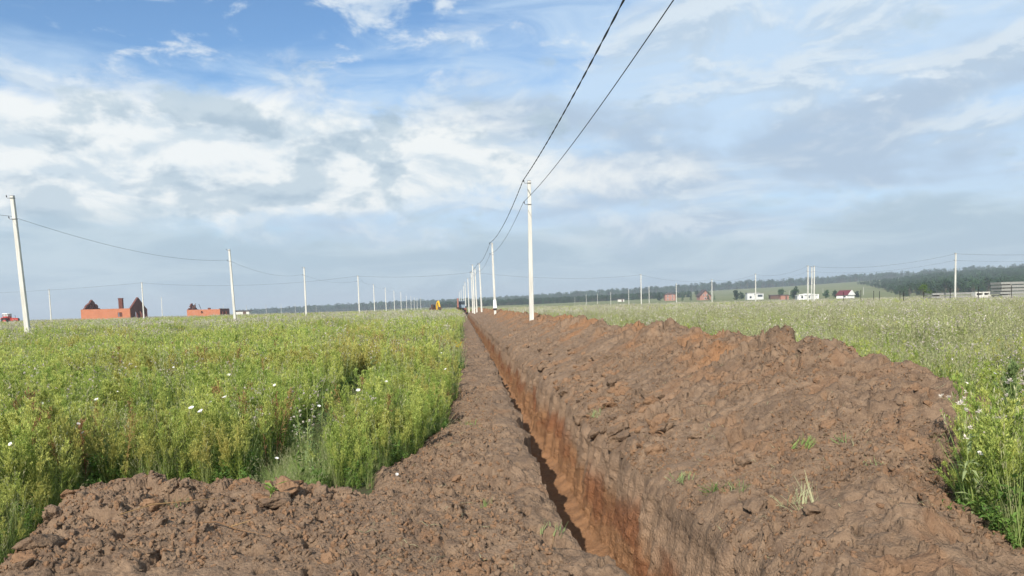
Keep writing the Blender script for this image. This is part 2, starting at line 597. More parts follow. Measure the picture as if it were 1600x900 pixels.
L_HORSE = leaf_material('horseweed_leaf', (0.240, 0.300, 0.056), 0.25, 0.44, (0.155, 0.240, 0.044), (0.270, 0.270, 0.055))
L_PANIC = leaf_material('horseweed_panicle', (0.430, 0.460, 0.130), 0.2, 0.42, (0.300, 0.395, 0.090), (0.48, 0.42, 0.13))
L_STEM = leaf_material('weed_stem', (0.220, 0.270, 0.080), 0.2, 0.1, (0.17, 0.20, 0.06))
L_DARK = leaf_material('dark_leaf', (0.135, 0.225, 0.045), 0.3, 0.40, (0.090, 0.170, 0.036))
L_GRASS = leaf_material('grass_blade', (0.200, 0.290, 0.080), 0.25, 0.40, (0.25, 0.28, 0.12))
L_SEED = leaf_material('dry_seed_head', (0.36, 0.36, 0.21), 0.2, 0.3, (0.30, 0.29, 0.16))
L_FLUFF = leaf_material('thistle_fluff', (0.60, 0.55, 0.48), 0.15, 0.35, (0.44, 0.38, 0.33))
L_DRY = leaf_material('dry_stalk', (0.26, 0.17, 0.075), 0.25, 0.2, (0.19, 0.10, 0.05))
L_OLD = leaf_material('withering_leaf', (0.30, 0.21, 0.075), 0.2, 0.3, (0.24, 0.13, 0.06))
L_GREYG = leaf_material('grey_green_leaf', (0.270, 0.320, 0.150), 0.2, 0.40, (0.180, 0.260, 0.090))
L_PETAL = leaf_material('white_petal', (0.82, 0.82, 0.80), 0.0, 0.3, (0.78, 0.76, 0.76))
L_YELLOW = leaf_material('yellow_flower', (0.62, 0.44, 0.02), 0.1, 0.3, (0.55, 0.36, 0.02))
L_FOREST = leaf_material('forest_leaf', (0.030, 0.066, 0.022), 0.35, 0.12, (0.018, 0.042, 0.017))
L_FRESH = leaf_material('fresh_leaf', (0.16, 0.23, 0.05), 0.2, 0.4, (0.12, 0.19, 0.04))

# ------------------------------------------------------------------ terrain
TRENCH_END = 186.0


def lip_left(y):
    b = np.interp(y, [-3, 3.8, 4.5, 5.0, 5.8, 7, 9, 14, 30, 200], [1.0, 1.0, 0.93, 0.76, 0.66, 0.69, 0.74, 0.80, 0.86, 0.90])
    return b + 0.09 * fbm(y * 1.9, y * 0 + 3.3, None, 3, seed=11) + 0.02 * vnoise(y * 8, y * 0 + 1.7, None, 5)


def lip_right(y):
    b = np.interp(y, [-3, 5, 7, 12, 30, 200], [1.90, 1.86, 1.76, 1.78, 1.80, 1.80])
    return b + 0.10 * fbm(y * 1.5, y * 0 + 8.3, None, 3, seed=21) + 0.045 * vnoise(y * 6, y * 0 + 4.7, None, 6)


def mound(x, y):
    """low heap of spoil lying across the near left corner"""
    yc = 5.45 + 0.18 * vnoise(x * 0.9, x * 0, None, 31)
    crest = np.interp(x, [-3.6, -3.2, -2.9, -2.0, -1.2, -0.6, 0.0, 0.9], [0.0, 0.22, 0.36, 0.33, 0.27, 0.18, 0.10, 0.06])
    front = np.interp(y, [1.0, 3.0, 4.3], [0.2, 0.35, 0.62])
    fy = np.where(y < yc, front + (1 - front) * np.clip(1 - (yc - y) / 1.5, 0, 1) ** 1.3, 1 - sstep(0.0, 1.25, y - yc))
    lx = -3.05 + 0.28 * (5.4 - y) + 0.12 * vnoise(y * 2.1, y * 0, None, 33)
    side = sstep(-0.42, 0.30, x - lx)
    return crest * fy * side - 0.16 * (1 - side)


def soil_relief(x, y, amp=1.0):
    """lumps, clods and cracks in loose spoil"""
    z = 0.055 * fbm(x * 1.3, y * 1.3, None, 4, seed=41)
    fine = 0.25 + 0.9 * sstep(-0.15, 0.25, fbm(x * 1.6 + 2, y * 1.6 + 5, None, 3, seed=43))     # smooth trodden patches, crumbly ones
    broken = 0.12 + 1.0 * sstep(-0.15, 0.3, fbm(x * 0.9 + 4, y * 0.9 + 1, None, 3, seed=45))
    z = z + 0.5 * clods(x, y, 0.46, 0.5, 51, 0.36)
    z = z + broken * (0.62 * facets(x, y, 0.34, 55, 0.5, 0.16) + 0.75 * facets(x + 3, y + 8, 0.13, 57, 0.55, 0.22))
    z = z + 0.7 * clods(x, y, 0.19, 0.45, 52, 0.52) * (0.5 + 0.5 * fine)
    z = z + clods(x + 5.3, y + 2.1, 0.075, 0.6, 53, 0.55) * fine
    z = z + clods(x + 1.3, y + 4.4, 0.036, 0.6, 54, 0.55) * fine
    patch = sstep(-0.05, 0.35, fbm(x * 0.8 + 9, y * 0.8, None, 3, seed=61))
    ck = cracks(x, y, 0.20, 71)
    z = z - 0.07 * patch * (1 - sstep(0.0, 0.06, ck))
    z = z + 0.010 * fbm(x * 16, y * 16, None, 3, gain=0.6, seed=77)
    pits = sstep(0.56, 0.66, vnoise(x * 5.2, y * 5.2, None, 81) * 0.5 + vnoise(x * 11, y * 11, None, 82) * 0.5 + 0.12)
    z = z - 0.12 * pits
    return z * amp


def h_left(x, y):
    edge = np.interp(y, [0, 6, 7.3, 8.2, 10.5, 40, 200], [-0.6, -0.6, -0.75, -0.42, -0.12, -0.12, -0.12])
    edge = edge + 0.10 * vnoise(y * 1.1, y * 0 + 2.2, None, 91)
    strip = 0.10 * sstep(-0.22, 0.25, x - edge) - 0.10 * (1 - sstep(-0.30, 0.0, x - edge))
    near = 1 - sstep(6.2, 7.4, y)
    z = strip * (1 - near) + near * mound(x, y)
    far = np.clip(1.15 - y / 90, 0.45, 1)
    on = sstep(-0.16, 0.02, z)
    return z + soil_relief(x, y, 0.78 * far) * on


def h_bank(x, y):
    xr = lip_right(y)
    hc = np.interp(y, [-3, 3, 4.6, 5.6, 6.2, 6.7, 7.6, 8.6, 9.6, 10.6, 12, 14, 200], [0.05, 0.10, 0.20, 0.38, 0.60, 0.78, 0.96, 1.00, 1.07, 0.98, 0.96, 0.96, 0.92])
    xc = np.interp(y, [-3, 4.0, 5.0, 6.2, 6.8, 8, 12, 200], [2.6, 2.7, 3.05, 4.4, 4.65, 4.6, 4.4, 4.35])
    bw = np.interp(y, [-3, 4.5, 6.2, 7.2, 10, 200], [0.7, 0.7, 0.85, 1.4, 1.5, 1.5])
    hc = hc + 0.17 * fbm(y * 0.55, y * 0 + 5.5, None, 3, seed=101) * sstep(6.5, 9, y) + 0.08 * vnoise(y * 1.6, y * 0, None, 103) * sstep(7, 9, y)
    t = (x - xr) / (xc - xr)
    tc = np.clip(t, 0, 1)
    up = hc * (0.62 * tc + 0.38 * sstep(0, 1, tc)) + 0.03
    back = np.clip((x - xc) / bw, 0, 1.6)
    z = np.where(t <= 1, up, hc * (1 - back) ** 1 + 0.03)
    z = z - 0.10 * np.clip(back - 0.9, 0, 1) * 3
    z = np.maximum(z, -0.25)
    z = np.maximum(z, 0.40 * np.exp(-((x - 5.35) ** 2 + (y - 6.8) ** 2) / 0.40 ** 2) - 0.1)          # a bucketful that fell apart from the bank
    rough = 0.85 + 0.25 * sstep(0.65, 0.95, t) * (1 - sstep(0.6, 1.0, back)) * sstep(6.5, 9, y)
    rel = soil_relief(x + 31.7, y + 11.3, 1.0) * rough
    crestm = sstep(0.55, 0.85, t) * (1 - sstep(0.3, 0.9, back)) * sstep(6.5, 9, y)
    ridged = 1 - np.abs(fbm(x * 1.9 + 3, y * 1.9, None, 3, seed=113)) * 2.2
    rel = rel + crestm * (0.09 * fbm(x * 1.5, y * 1.5, None, 4, seed=111) + clods(x + 7, y + 3, 0.75, 0.5, 115, 0.26) - 0.16 * sstep(0.30, 0.42, fbm(x * 2.6 + 8, y * 2.6, None, 2, seed=117)))
    lipr = 1 - sstep(0.0, 0.22, x - xr)
    z = z + rel * (1 - 0.6 * lipr) - 0.10 * lipr ** 2
    return z


def grid_mesh(name, P, attr=None, mat=None, mask=None):
    """P: (rows, cols, 3)"""
    r, c = P.shape[:2]
    me = bpy.data.meshes.new(name)
    i = np.arange(r * c).reshape(r, c)
    q = np.stack([i[:-1, :-1], i[:-1, 1:], i[1:, 1:], i[1:, :-1]], -1)
    q = q[mask] if mask is not None else q.reshape(-1, 4)
    n = len(q)
    me.vertices.add(r * c)
    me.vertices.foreach_set('co', P.reshape(-1).astype(np.float32))
    me.loops.add(n * 4)
    me.loops.foreach_set('vertex_index', q.reshape(-1).astype(np.int32))
    me.polygons.add(n)
    me.polygons.foreach_set('loop_start', np.arange(0, n * 4, 4, dtype=np.int32))
    me.polygons.foreach_set('loop_total', np.full(n, 4, dtype=np.int32))
    me.update(calc_edges=True)
    me.polygons.foreach_set('use_smooth', np.ones(n, dtype=bool))
    if attr is not None:
        a = me.attributes.new('soil', 'FLOAT_COLOR', 'POINT')
        full = np.ones((r * c, 4), dtype=np.float32)
        full[:, :3] = attr.reshape(-1, 3)
        a.data.foreach_set('color', full.reshape(-1))
    if mat: me.materials.append(mat)
    return me


def row_ys(y0, y1, k, smin):
    ys = [y0]
    while ys[-1] < y1:
        ys.append(ys[-1] + max(smin, k * max(ys[-1], 0)))
    return np.array(ys)


YS = np.concatenate([np.arange(-2.5, 3.4, 0.05), row_ys(3.4, TRENCH_END, 0.0032, 0.011)])
NR = len(YS)


def sweep():
    xl, xr = lip_left(YS), lip_right(YS)
    D = 1.26
    # right bank ---------------------------------------------------------
    u = np.linspace(0, 1, 330)
    X = xr[:, None] + (6.4 - xr[:, None]) * (u[None, :] ** 1.12)
    Y = np.repeat(YS[:, None], X.shape[1], 1)
    Z = h_bank(X, Y)
    jx = 0.03 * fbm(X * 6, Y * 6, Z * 6 + 2, 2, seed=121)
    jx[:, 0] = 0
    t = (X - xr[:, None]) / (4.4 - xr[:, None])
    clay = 1.15 * sstep(0.45, 0.80, t + 0.45 * fbm(X * 1.1, Y * 0.9, None, 3, seed=131)) * sstep(-0.35, 0.15, fbm(X * 0.9 + 4, Y * 0.7, None, 4, seed=133)) * sstep(6.3, 8.5, Y)
    clay = np.maximum(clay, 0.42 * sstep(0.30, 0.5, fbm(X * 2.1 + 7, Y * 2.1, None, 3, seed=135)))
    clay = np.maximum(clay, 0.45 * sstep(22, 60, Y) * sstep(0.35, 0.7, t))
    pale = 0.35 * sstep(0.25, 0.5, fbm(X * 1.6 + 2, Y * 1.6, None, 3, seed=137))
    A = np.stack([clay, pale, np.zeros_like(pale)], -1)
    Pb = np.stack([X + jx, Y, Z], -1)
    # left strip ---------------------------------------------------------
    u = np.linspace(0, 1, 110)
    XL = -0.75 + (xl[:, None] + 0.75) * u[None, :]
    YL = np.repeat(YS[:, None], XL.shape[1], 1)
    ZL = h_left(XL, YL)
    lipl = 1 - sstep(0, 0.12, xl[:, None] - XL)
    ZL = ZL - 0.05 * lipl ** 2
    pl = 0.30 * sstep(0.15, 0.5, fbm(XL * 1.9, YL * 1.9, None, 3, seed=141))
    cl = 0.5 * sstep(0.38, 0.55, fbm(XL * 1.7 + 3, YL * 1.7, None, 3, seed=143))
    AL = np.stack([cl, pl, np.zeros_like(pl)], -1)
    PL = np.stack([XL, YL, ZL], -1)
    # trench: left wall, floor, right wall -------------------------------
    nl, nf, nr = 16, 22, 90
    zl, zr = ZL[:, -1], Z[:, 0]
    cols, att = [], []
    fl = -D + 0.06 * fbm(YS * 0.8, YS * 0, None, 3, seed=151)
    for k in range(nl):
        s = k / nl
        z = zl + (fl - zl) * s
        x = xl + 0.05 * s + (0.03 * fbm(YS * 3, z * 1.3, None, 3, seed=153)) * min(1, s * 6)
        cols.append(np.stack([x, YS, z], -1)); att.append((s, 'l'))
    for k in range(nf):
        s = k / nf
        x = xl + 0.05 + (xr - 0.20 - xl - 0.05) * s
        z = fl + 0.05 * fbm(x * 3, YS * 3, None, 4, seed=155) + 0.5 * clods(x, YS, 0.16, 0.5, 157, 0.5) + 0.12 * (abs(s - 0.5) * 2) ** 3 + 0.15 * (1 - s) ** 2
        cols.append(np.stack([x, YS, z], -1)); att.append((1.0, 'f'))
    for k in range(nr + 1):
        s = k / nr
        z = fl + 0.12 + (zr - fl - 0.12) * s
        groove = 0.022 * fbm(YS * 7, z * 0.9, None, 3, seed=161) + 0.035 * fbm(YS * 1.8, z * 1.2, None, 3, seed=163) + 0.010 * fbm(YS * 22, z * 16, None, 3, seed=165)
        lump = 0.6 * clods(YS, z, 0.22, 0.35, 167, 0.3) + clods(YS + 3, z, 0.08, 0.45, 168, 0.35)
        w = min(1, (1 - s) * 8)
        x = xr - 0.20 * (1 - s) ** 0.8 + (groove - lump) * w
        x = x - 0.06 * sstep(0.8, 1.0, np.full_like(YS, s)) * (1 - s) * 5
        cols.append(np.stack([x, YS, z], -1)); att.append((1 - s, 'r'))
    PT = np.stack(cols, 1)
    dep = np.maximum(0, 0.05 - PT[:, :, 2])
    wob = 0.22 * fbm(PT[:, :, 1] * 0.8, PT[:, :, 2] * 1.5, None, 3, seed=171) + 0.10 * fbm(PT[:, :, 1] * 5, PT[:, :, 2] * 1.0, None, 2, seed=173)
    d = dep + wob
    AT = np.stack([1.1 * sstep(0.40, 0.80, d), 0.9 * sstep(0.15, 0.34, d) * (1 - sstep(0.45, 0.75, d)), 0.8 * sstep(0.40, 0.62, d) * (1 - sstep(0.8, 1.05, d)) * sstep(-0.2, 0.3, fbm(PT[:, :, 1] * 1.2, PT[:, :, 2] * 2, None, 2, seed=175))], -1)
    # close the trench at its far end with a slope of soil
    Pend = PT[-1].copy()[None].repeat(2, 0)
    Pend[1, :, 1] += 1.2
    Pend[1, :, 2] = 0.05
    PT = np.concatenate([PT, Pend[1:]], 0)
    AT = np.concatenate([AT, AT[-1:]], 0)
    return PL, AL, PT, AT, Pb, A


PL, AL, PT, AT, PB, AB = sweep()
strip = link_mesh('dirt_path', grid_mesh('dirt_path', PL, AL, M_SOIL))
tag(strip, 'bare brown soil strip between the weeds and the trench', 'soil', kind='structure')
trench = link_mesh('trench', grid_mesh('trench', PT, AT, M_SOIL))
tag(trench, 'narrow deep trench with orange clay walls running to the horizon', 'trench', kind='structure')
bank = link_mesh('spoil_bank', grid_mesh('spoil_bank', PB, AB, M_SOIL))
tag(bank, 'long brown and orange bank of dug soil right of the trench', 'soil bank')


def near_mound():
    xs = np.arange(-4.3, -0.735, 0.0125)
    ys = row_ys(2.2, 7.6, 0.0, 0.0125)
    X, Y = np.meshgrid(xs, ys)
    Z = h_left(X, Y)
    cl = 0.5 * sstep(0.34, 0.55, fbm(X * 1.7 + 3, Y * 1.7, None, 3, seed=143))
    pl = 0.30 * sstep(0.15, 0.5, fbm(X * 1.9, Y * 1.9, None, 3, seed=141))
    A = np.stack([cl, pl, np.zeros_like(pl)], -1)
    return grid_mesh('spoil_mound', np.stack([X, Y, Z], -1), A, M_SOIL)


mnd = link_mesh('spoil_mound', near_mound())
tag(mnd, 'low lumpy heap of brown soil in the near left corner', 'soil heap')


def hill_h(x, y):
    az = np.degrees(np.arctan2(x, y))
    r = np.hypot(x, y)
    top = np.interp(az, [-60, -35, -18, -11.6, -8, -4, 0, 6, 12, 18.4, 25, 31.3, 38.6, 60, 90], [-14, -13, -13, -6.6, -3.4, -0.4, 1, 6, 13, 20, 25, 33, 40, 45, 45])
    back = np.where(np.abs(az) > 100, 0, 1)
    return top * back * sstep(420, 1750, r) + 0.0


def ground_mesh():
    def axis(lims, corr):
        a = list(corr)
        return np.array(sorted(set(np.round(a, 4))))
    pos = [8, 10, 13, 17, 22, 29, 38, 50, 66, 86, 112, 146, 190, 240, 300, 370, 450, 540, 640, 760, 900, 1060, 1240, 1440, 1660, 1900, 2200, 2600, 3200, 4000, 5000]
    xs = np.array(sorted([-p for p in pos] + [-6, -4.5, -3, -2, -1, -0.45, 2.25, 3, 4.5, 6] + pos))
    ys = np.array(sorted([-5000, -1500, -500, -150, -50, -15, -5, -2.45, 0, 2, 4, 6, TRENCH_END + 1.0] + pos))
    X, Y = np.meshgrid(xs, ys)
    Z = hill_h(X, Y)
    xm = (X[:-1, :-1] + X[:-1, 1:]) / 2
    ym = (Y[:-1, :-1] + Y[1:, :-1]) / 2
    mask = ~((xm > -0.45) & (xm < 2.25) & (ym > -2.45) & (ym < TRENCH_END + 1.0))
    return grid_mesh('ground', np.stack([X, Y, Z], -1), None, M_GROUND, mask)


gr = link_mesh('ground', ground_mesh())
tag(gr, 'flat overgrown meadow ground', 'ground', kind='structure')

# ------------------------------------------------------------------ far wood on the hills
def scatter(name, pts, rot, scl, idx, variants, label, cat, kind='stuff', parent=None):
    """one object that carries many small plants or crumbs, instanced as plain geometry"""
    me = bpy.data.meshes.new(name)
    n = len(pts)
    me.vertices.add(n)
    me.vertices.foreach_set('co', np.asarray(pts, dtype=np.float32).reshape(-1))
    a = me.attributes.new('rot', 'FLOAT_VECTOR', 'POINT'); a.data.foreach_set('vector', np.asarray(rot, dtype=np.float32).reshape(-1))
    a = me.attributes.new('scl', 'FLOAT_VECTOR', 'POINT'); a.data.foreach_set('vector', np.asarray(scl, dtype=np.float32).reshape(-1))
    a = me.attributes.new('idx', 'INT', 'POINT'); a.data.foreach_set('value', np.asarray(idx, dtype=np.int32))
    o = link_mesh(name, me, None, parent)
    tr = bpy.data.node_groups.new(name + '_scatter', 'GeometryNodeTree')
    tr.interface.new_socket('Geometry', in_out='INPUT', socket_type='NodeSocketGeometry')
    tr.interface.new_socket('Geometry', in_out='OUTPUT', socket_type='NodeSocketGeometry')
    N, L = tr.nodes, tr.links
    gi, go = N.new('NodeGroupInput'), N.new('NodeGroupOutput')
    inst = N.new('GeometryNodeInstanceOnPoints')
    join = N.new('GeometryNodeJoinGeometry')
    for v in variants:
        oi = N.new('GeometryNodeObjectInfo'); oi.inputs['Object'].default_value = v
        oi.inputs['As Instance'].default_value = False
        g2 = N.new('GeometryNodeGeometryToInstance')
        L.new(oi.outputs['Geometry'], g2.inputs[0]); L.new(g2.outputs[0], join.inputs[0])
    L.new(gi.outputs[0], inst.inputs['Points'])
    L.new(join.outputs[0], inst.inputs['Instance'])
    inst.inputs['Pick Instance'].default_value = True

    def named(nm, ty, sock):
        a = N.new('GeometryNodeInputNamedAttribute'); a.data_type = ty
        a.inputs['Name'].default_value = nm
        L.new(a.outputs['Attribute'], sock)
    named('idx', 'INT', inst.inputs['Instance Index'])
    named('rot', 'FLOAT_VECTOR', inst.inputs['Rotation'])
    named('scl', 'FLOAT_VECTOR', inst.inputs['Scale'])
    L.new(inst.outputs[0], go.inputs[0])
    md = o.modifiers.new('scatter', 'NODES'); md.node_group = tr
    tag(o, label, cat, None, kind)
    return o


def source(name, mb, mats, smooth=False):
    return bpy.data.objects.new(name, mb.mesh(name, mats, smooth))


class Plant(MB):
    def leaf(self, base, d, length, width, m=0, droop=0.0, roll=None):
        """narrow pointed leaf, a folded diamond"""
        base, d = Vector(base), Vector(d).normalized()
        up = Vector((0, 0, 1))
        s = d.cross(up)
        s = s.normalized() if s.length > 1e-3 else Vector((1, 0, 0))
        if roll is not None: s = Matrix.Rotation(roll, 3, d) @ s
        mid = base + d * length * 0.5 + up * droop * length * 0.15
        tip = base + d * length - up * droop * length * 0.5
        self.add([base, mid + s * width / 2, tip, mid - s * width / 2], [(0, 1, 2, 3)], m)

    def strip(self, pts, w0, w1, m=0, side=None):
        pts = [Vector(p) for p in pts]
        vs = []
        for i, p in enumerate(pts):
            w = w0 + (w1 - w0) * i / (len(pts) - 1)
            d = pts[min(i + 1, len(pts) - 1)] - pts[max(i - 1, 0)]
            s = side or d.cross(Vector((0, 0, 1)))
            s = s.normalized() if s.length > 1e-4 else Vector((1, 0, 0))
            vs += [p - s * w / 2, p + s * w / 2]
        self.add(vs, [(2 * i, 2 * i + 1, 2 * i + 3, 2 * i + 2) for i in range(len(pts) - 1)], m)


def U(a, b): return random.uniform(a, b)


def rdir(el0, el1):
    a, e = U(0, 2 * math.pi), R(U(el0, el1))
    return Vector((math.cos(a) * math.cos(e), math.sin(a) * math.cos(e), math.sin(e)))


def stem_curve(h, lean=0.12, n=5):
    a = U(0, 6.28); l = U(0.2, 1) * lean * h
    return [Vector((math.cos(a) * l * (i / n) ** 2, math.sin(a) * l * (i / n) ** 2, h * i / n)) for i in range(n + 1)]


def along(pts, s):
    s = min(max(s, 0), 0.9999) * (len(pts) - 1)
    i = int(s)
    return pts[i].lerp(pts[i + 1], s - i)


def horseweed(mb, h, k=1.0, base=(0, 0, 0), w=1.0):
    b = Vector(base)
    pts = [p + b for p in stem_curve(h)]
    mb.tube(pts, [0.0045 * w, 0.004 * w, 0.0035 * w, 0.003 * w, 0.002 * w, 0.001], 3, 1, False)
    for i in range(int(66 * k)):
        s = U(0.06, 0.78)
        mb.leaf(along(pts, s), rdir(15, 72), U(0.05, 0.12) * (1.1 - 0.5 * s), U(0.007, 0.013) * w, 0, U(0, 0.6))
    for i in range(int(34 * k)):
        s = U(0.60, 1.0)
        p = along(pts, s)
        d = rdir(42, 82)
        L = U(0.07, 0.19) * (1.25 - 0.75 * (s - 0.62) / 0.38)
        mb.strip([p, p + d * L * 0.6, p + d * L + Vector((0, 0, L * 0.12))], 0.003 * w, 0.002 * w, 2)
        for j in range(int(10 * k) + 1):
            q = p + d * L * U(0.3, 1.0)
            mb.leaf(q, rdir(25, 88), U(0.020, 0.042) * w, U(0.006, 0.012) * w, 2)


def bushy(mb, h, k=1.0, base=(0, 0, 0), w=1.0):
    b = Vector(base)
    for s_ in range(3):
        pts = [p + b for p in stem_curve(h * U(0.7, 1.0), 0.35)]
        mb.tube(pts, [0.004, 0.0035, 0.003, 0.0025, 0.002, 0.001], 3, 1, False)
        for i in range(int(30 * k)):
            s = U(0.05, 1.0)
            mb.leaf(along(pts, s), rdir(-5, 55), U(0.05, 0.11), U(0.018, 0.040) * w, 0, U(0.1, 0.8), U(-0.6, 0.6))


def grass(mb, h, nb=22, ns=4, w=1.0, base=(0, 0, 0), spread=0.10):
    b = Vector(base)
    for i in range(nb):
        a = U(0, 6.28); r = U(0, spread * 0.5); l = U(0.15, 0.6) * h * U(0.4, 0.8)
        p0 = b + Vector((math.cos(a) * r, math.sin(a) * r, 0))
        hh = h * U(0.35, 0.8)
        d = Vector((math.cos(a), math.sin(a), 0))
        mb.strip([p0, p0 + d * l * 0.25 + Vector((0, 0, hh * 0.6)), p0 + d * l * 0.65 + Vector((0, 0, hh * 0.95)), p0 + d * l + Vector((0, 0, hh * 0.9))], 0.006 * w, 0.001, 0)
    for i in range(ns):
        pts = [p + b for p in stem_curve(h * U(0.8, 1.1), 0.25)]
        mb.strip(pts, 0.003 * w, 0.0015 * w, 1)
        for j in range(12):
            mb.leaf(along(pts, U(0.76, 1.0)), rdir(35, 80), U(0.02, 0.05), U(0.004, 0.009) * w, 2)


def fluffhead(mb, c, r, m, n=12):
    for i in range(n):
        d = rdir(-20, 85)
        mb.leaf(Vector(c), d, r * U(0.7, 1.2), r * U(0.35, 0.6), m)


def thistle(mb, h, k=1.0, base=(0, 0, 0), w=1.0, heads=9):
    b = Vector(base)
    pts = [p + b for p in stem_curve(h, 0.1)]
    mb.tube(pts, [0.005 * w, 0.0045 * w, 0.004 * w, 0.0035 * w, 0.0025 * w, 0.0015 * w], 3, 1, False)
    for i in range(int(30 * k)):
        s = U(0.05, 0.8)
        mb.leaf(along(pts, s), rdir(5, 55), U(0.08, 0.16) * (1.1 - 0.6 * s), U(0.012, 0.026) * w, 0, U(0.1, 0.9), U(-0.5, 0.5))
    for i in range(heads):
        p = along(pts, U(0.62, 0.98))
        d = rdir(35, 75); L = U(0.06, 0.18)
        mb.strip([p, p + d * L], 0.003 * w, 0.002 * w, 1)
        fluffhead(mb, p + d * L, U(0.016, 0.030) * w, 2, int(9 * k) + 2)


def drystalk(mb, h, base=(0, 0, 0)):
    b = Vector(base)
    for s_ in range(4):
        pts = [p + b for p in stem_curve(h * U(0.6, 1.0), 0.7)]
        mb.strip(pts, 0.005, 0.0015, 0)
        for i in range(10):
            mb.leaf(along(pts, U(0.1, 1.0)), rdir(-20, 60), U(0.03, 0.08), U(0.006, 0.014), 0, U(0.2, 1.0))


def variants(prefix, n, fn, mats):
    out = []
    for i in range(n):
        mb = Plant(); fn(mb, i)
        out.append(source(prefix, mb, mats))
    return out


def conifer(mb, h, i):
    mb.tube([(0, 0, 0), (0, 0, h * 0.95)], [h * 0.014, h * 0.003], 5, 1)
    for k in range(9):
        f = k / 8
        z = h * (0.12 + 0.86 * f)
        r = h * 0.19 * (1 - f) ** 0.8 + h * 0.012
        for j in range(11):
            a = U(0, 6.28); rr = r * U(0.65, 1.15)
            tip = Vector((math.cos(a) * rr, math.sin(a) * rr, z - rr * U(0.15, 0.5)))
            s = Vector((-math.sin(a), math.cos(a), 0)) * rr * 0.35
            top = Vector((0, 0, z + h * 0.045))
            mid = top.lerp(tip, 0.55) + Vector((0, 0, rr * 0.08))
            mb.add([top, mid + s, tip, mid - s], [(0, 1, 2, 3)], 0)


def broadleaf(mb, h, n=130, crown=(0.30, 0.62), leaf=0.075, trunk=0.02, base=0.22):
    mb.tube([(0, 0, 0), (h * 0.01, 0, h * 0.3), (0, h * 0.01, h * 0.7)], [h * trunk, h * trunk * 0.75, h * trunk * 0.3], 6, 1)
    cs = []
    for i in range(9 if base >= 0 else 16):
        d = rdir(-30, 90)
        cs.append((Vector((d.x * h * crown[0] * U(0.3, 0.75), d.y * h * crown[0] * U(0.3, 0.75), h * (base + (1 - base) * 0.52) + d.z * h * (1 - base) * 0.36)), h * U(0.11, 0.19)))
        if base < 0:
            zz = U(0.12, 0.86)
            rr = h * crown[0] * 0.62 * math.sin(math.pi * min(1, zz * 0.9 + 0.12)) * U(0.2, 1)
            cs[-1] = (Vector((d.x * rr, d.y * rr, h * zz)), h * U(0.13, 0.20))
        mb.tube([(0, 0, h * U(0.3, 0.55)), cs[-1][0]], [h * trunk * 0.4, h * trunk * 0.12], 4, 1, False)
    for i in range(n):
        c, r = random.choice(cs)
        d = rdir(-60, 90)
        p = c + d * r * U(0.5, 1.1)
        e = rdir(-40, 60)
        mb.leaf(p, e, h * leaf * U(0.7, 1.4), h * leaf * U(0.5, 0.9), 0, U(0, 0.6), U(-1.2, 1.2))


T_CON = variants('conifer', 4, lambda mb, i: conifer(mb, 1.0 * U(0.9, 1.1), i), [L_FOREST, M_BARK])
T_BRO = variants('broadleaf', 4, lambda mb, i: broadleaf(mb, 1.0, 170, leaf=0.085), [L_FOREST, M_BARK])


def wood(name, label, n, px0, px1, d0, d1, h0, h1, keep=None, rise=None):
    px = rng.uniform(px0, px1, n * 3)
    d = np.sqrt(rng.uniform(d0 ** 2, d1 ** 2, n * 3))
    if keep is not None:
        k = keep(px, d); px, d = px[k], d[k]
    px, d = px[:n], d[:n]
    l = (px - 800) / F * d
    x = l * math.cos(YAW) + d * math.sin(YAW)
    y = d * math.cos(YAW) - l * math.sin(YAW)
    pts = np.stack([x, y, hill_h(x, y) - 0.3], -1)
    m = len(pts)
    h = rng.uniform(h0, h1, m)
    if rise: h = h * rise(px)
    rot = np.stack([np.zeros(m), np.zeros(m), rng.uniform(0, 6.28, m)], -1)
    wd = h * rng.uniform(1.0, 1.7, m)
    scl = np.stack([wd, wd, h], -1)
    return scatter(name, pts, rot, scl, rng.integers(0, 8, m), T_CON + T_BRO, label, 'forest')


wood('far_forest', 'long blue green forest covering the distant ridge', 9000, 370, 1800, 1450, 2250, 12, 17)
wood('dark_forest', 'low dark belt of trees beyond the meadow behind the pole row', 1700, 690, 1120, 820, 930, 4.5, 7.5,
     lambda p, d: p < 1120 - 1.2 * (d - 820))
wood('near_forest', 'dark green wood rising on the right behind the slab stacks', 5600, 1335, 1900, 440, 1080, 6, 9.5,
     lambda p, d: (p - 1335) > np.clip((1080 - d) * 0.12, 0, 75), lambda p: np.clip(0.35 + (p - 1335) / 190, 0.35, 1.0))

# ------------------------------------------------------------------ unfinished brick houses, far houses
def wall_panel(name, mat, parent, axis, fixed, thick, a0, a1, top, openings=(), zb=-0.3, steps=()):
    """wall along an axis with a sloped or broken top and real openings (a0, a1, z0, z1)"""
    cuts = sorted(set([a0, a1] + [q for o in openings for q in o[:2]] + list(steps)))
    mb = MB()
    ax = 'y' if axis == 'x' else 'x'
    for p, q in zip(cuts[:-1], cuts[1:]):
        z = zb
        tp, tq = top(p + 1e-4), top(q - 1e-4)
        for o in sorted([o for o in openings if o[0] <= p + 1e-6 and o[1] >= q - 1e-6], key=lambda o: o[2]):
            mb.prism([(p, z), (q, z), (q, min(o[2], tq)), (p, min(o[2], tp))], fixed, fixed + thick, ax)
            z = o[3]
        if min(tp, tq) > z + 0.01 or max(tp, tq) > z + 0.01:
            mb.prism([(p, z), (q, z), (q, max(tq, z)), (p, max(tp, z))], fixed, fixed + thick, ax)
    return mb.build(name, mat, parent)


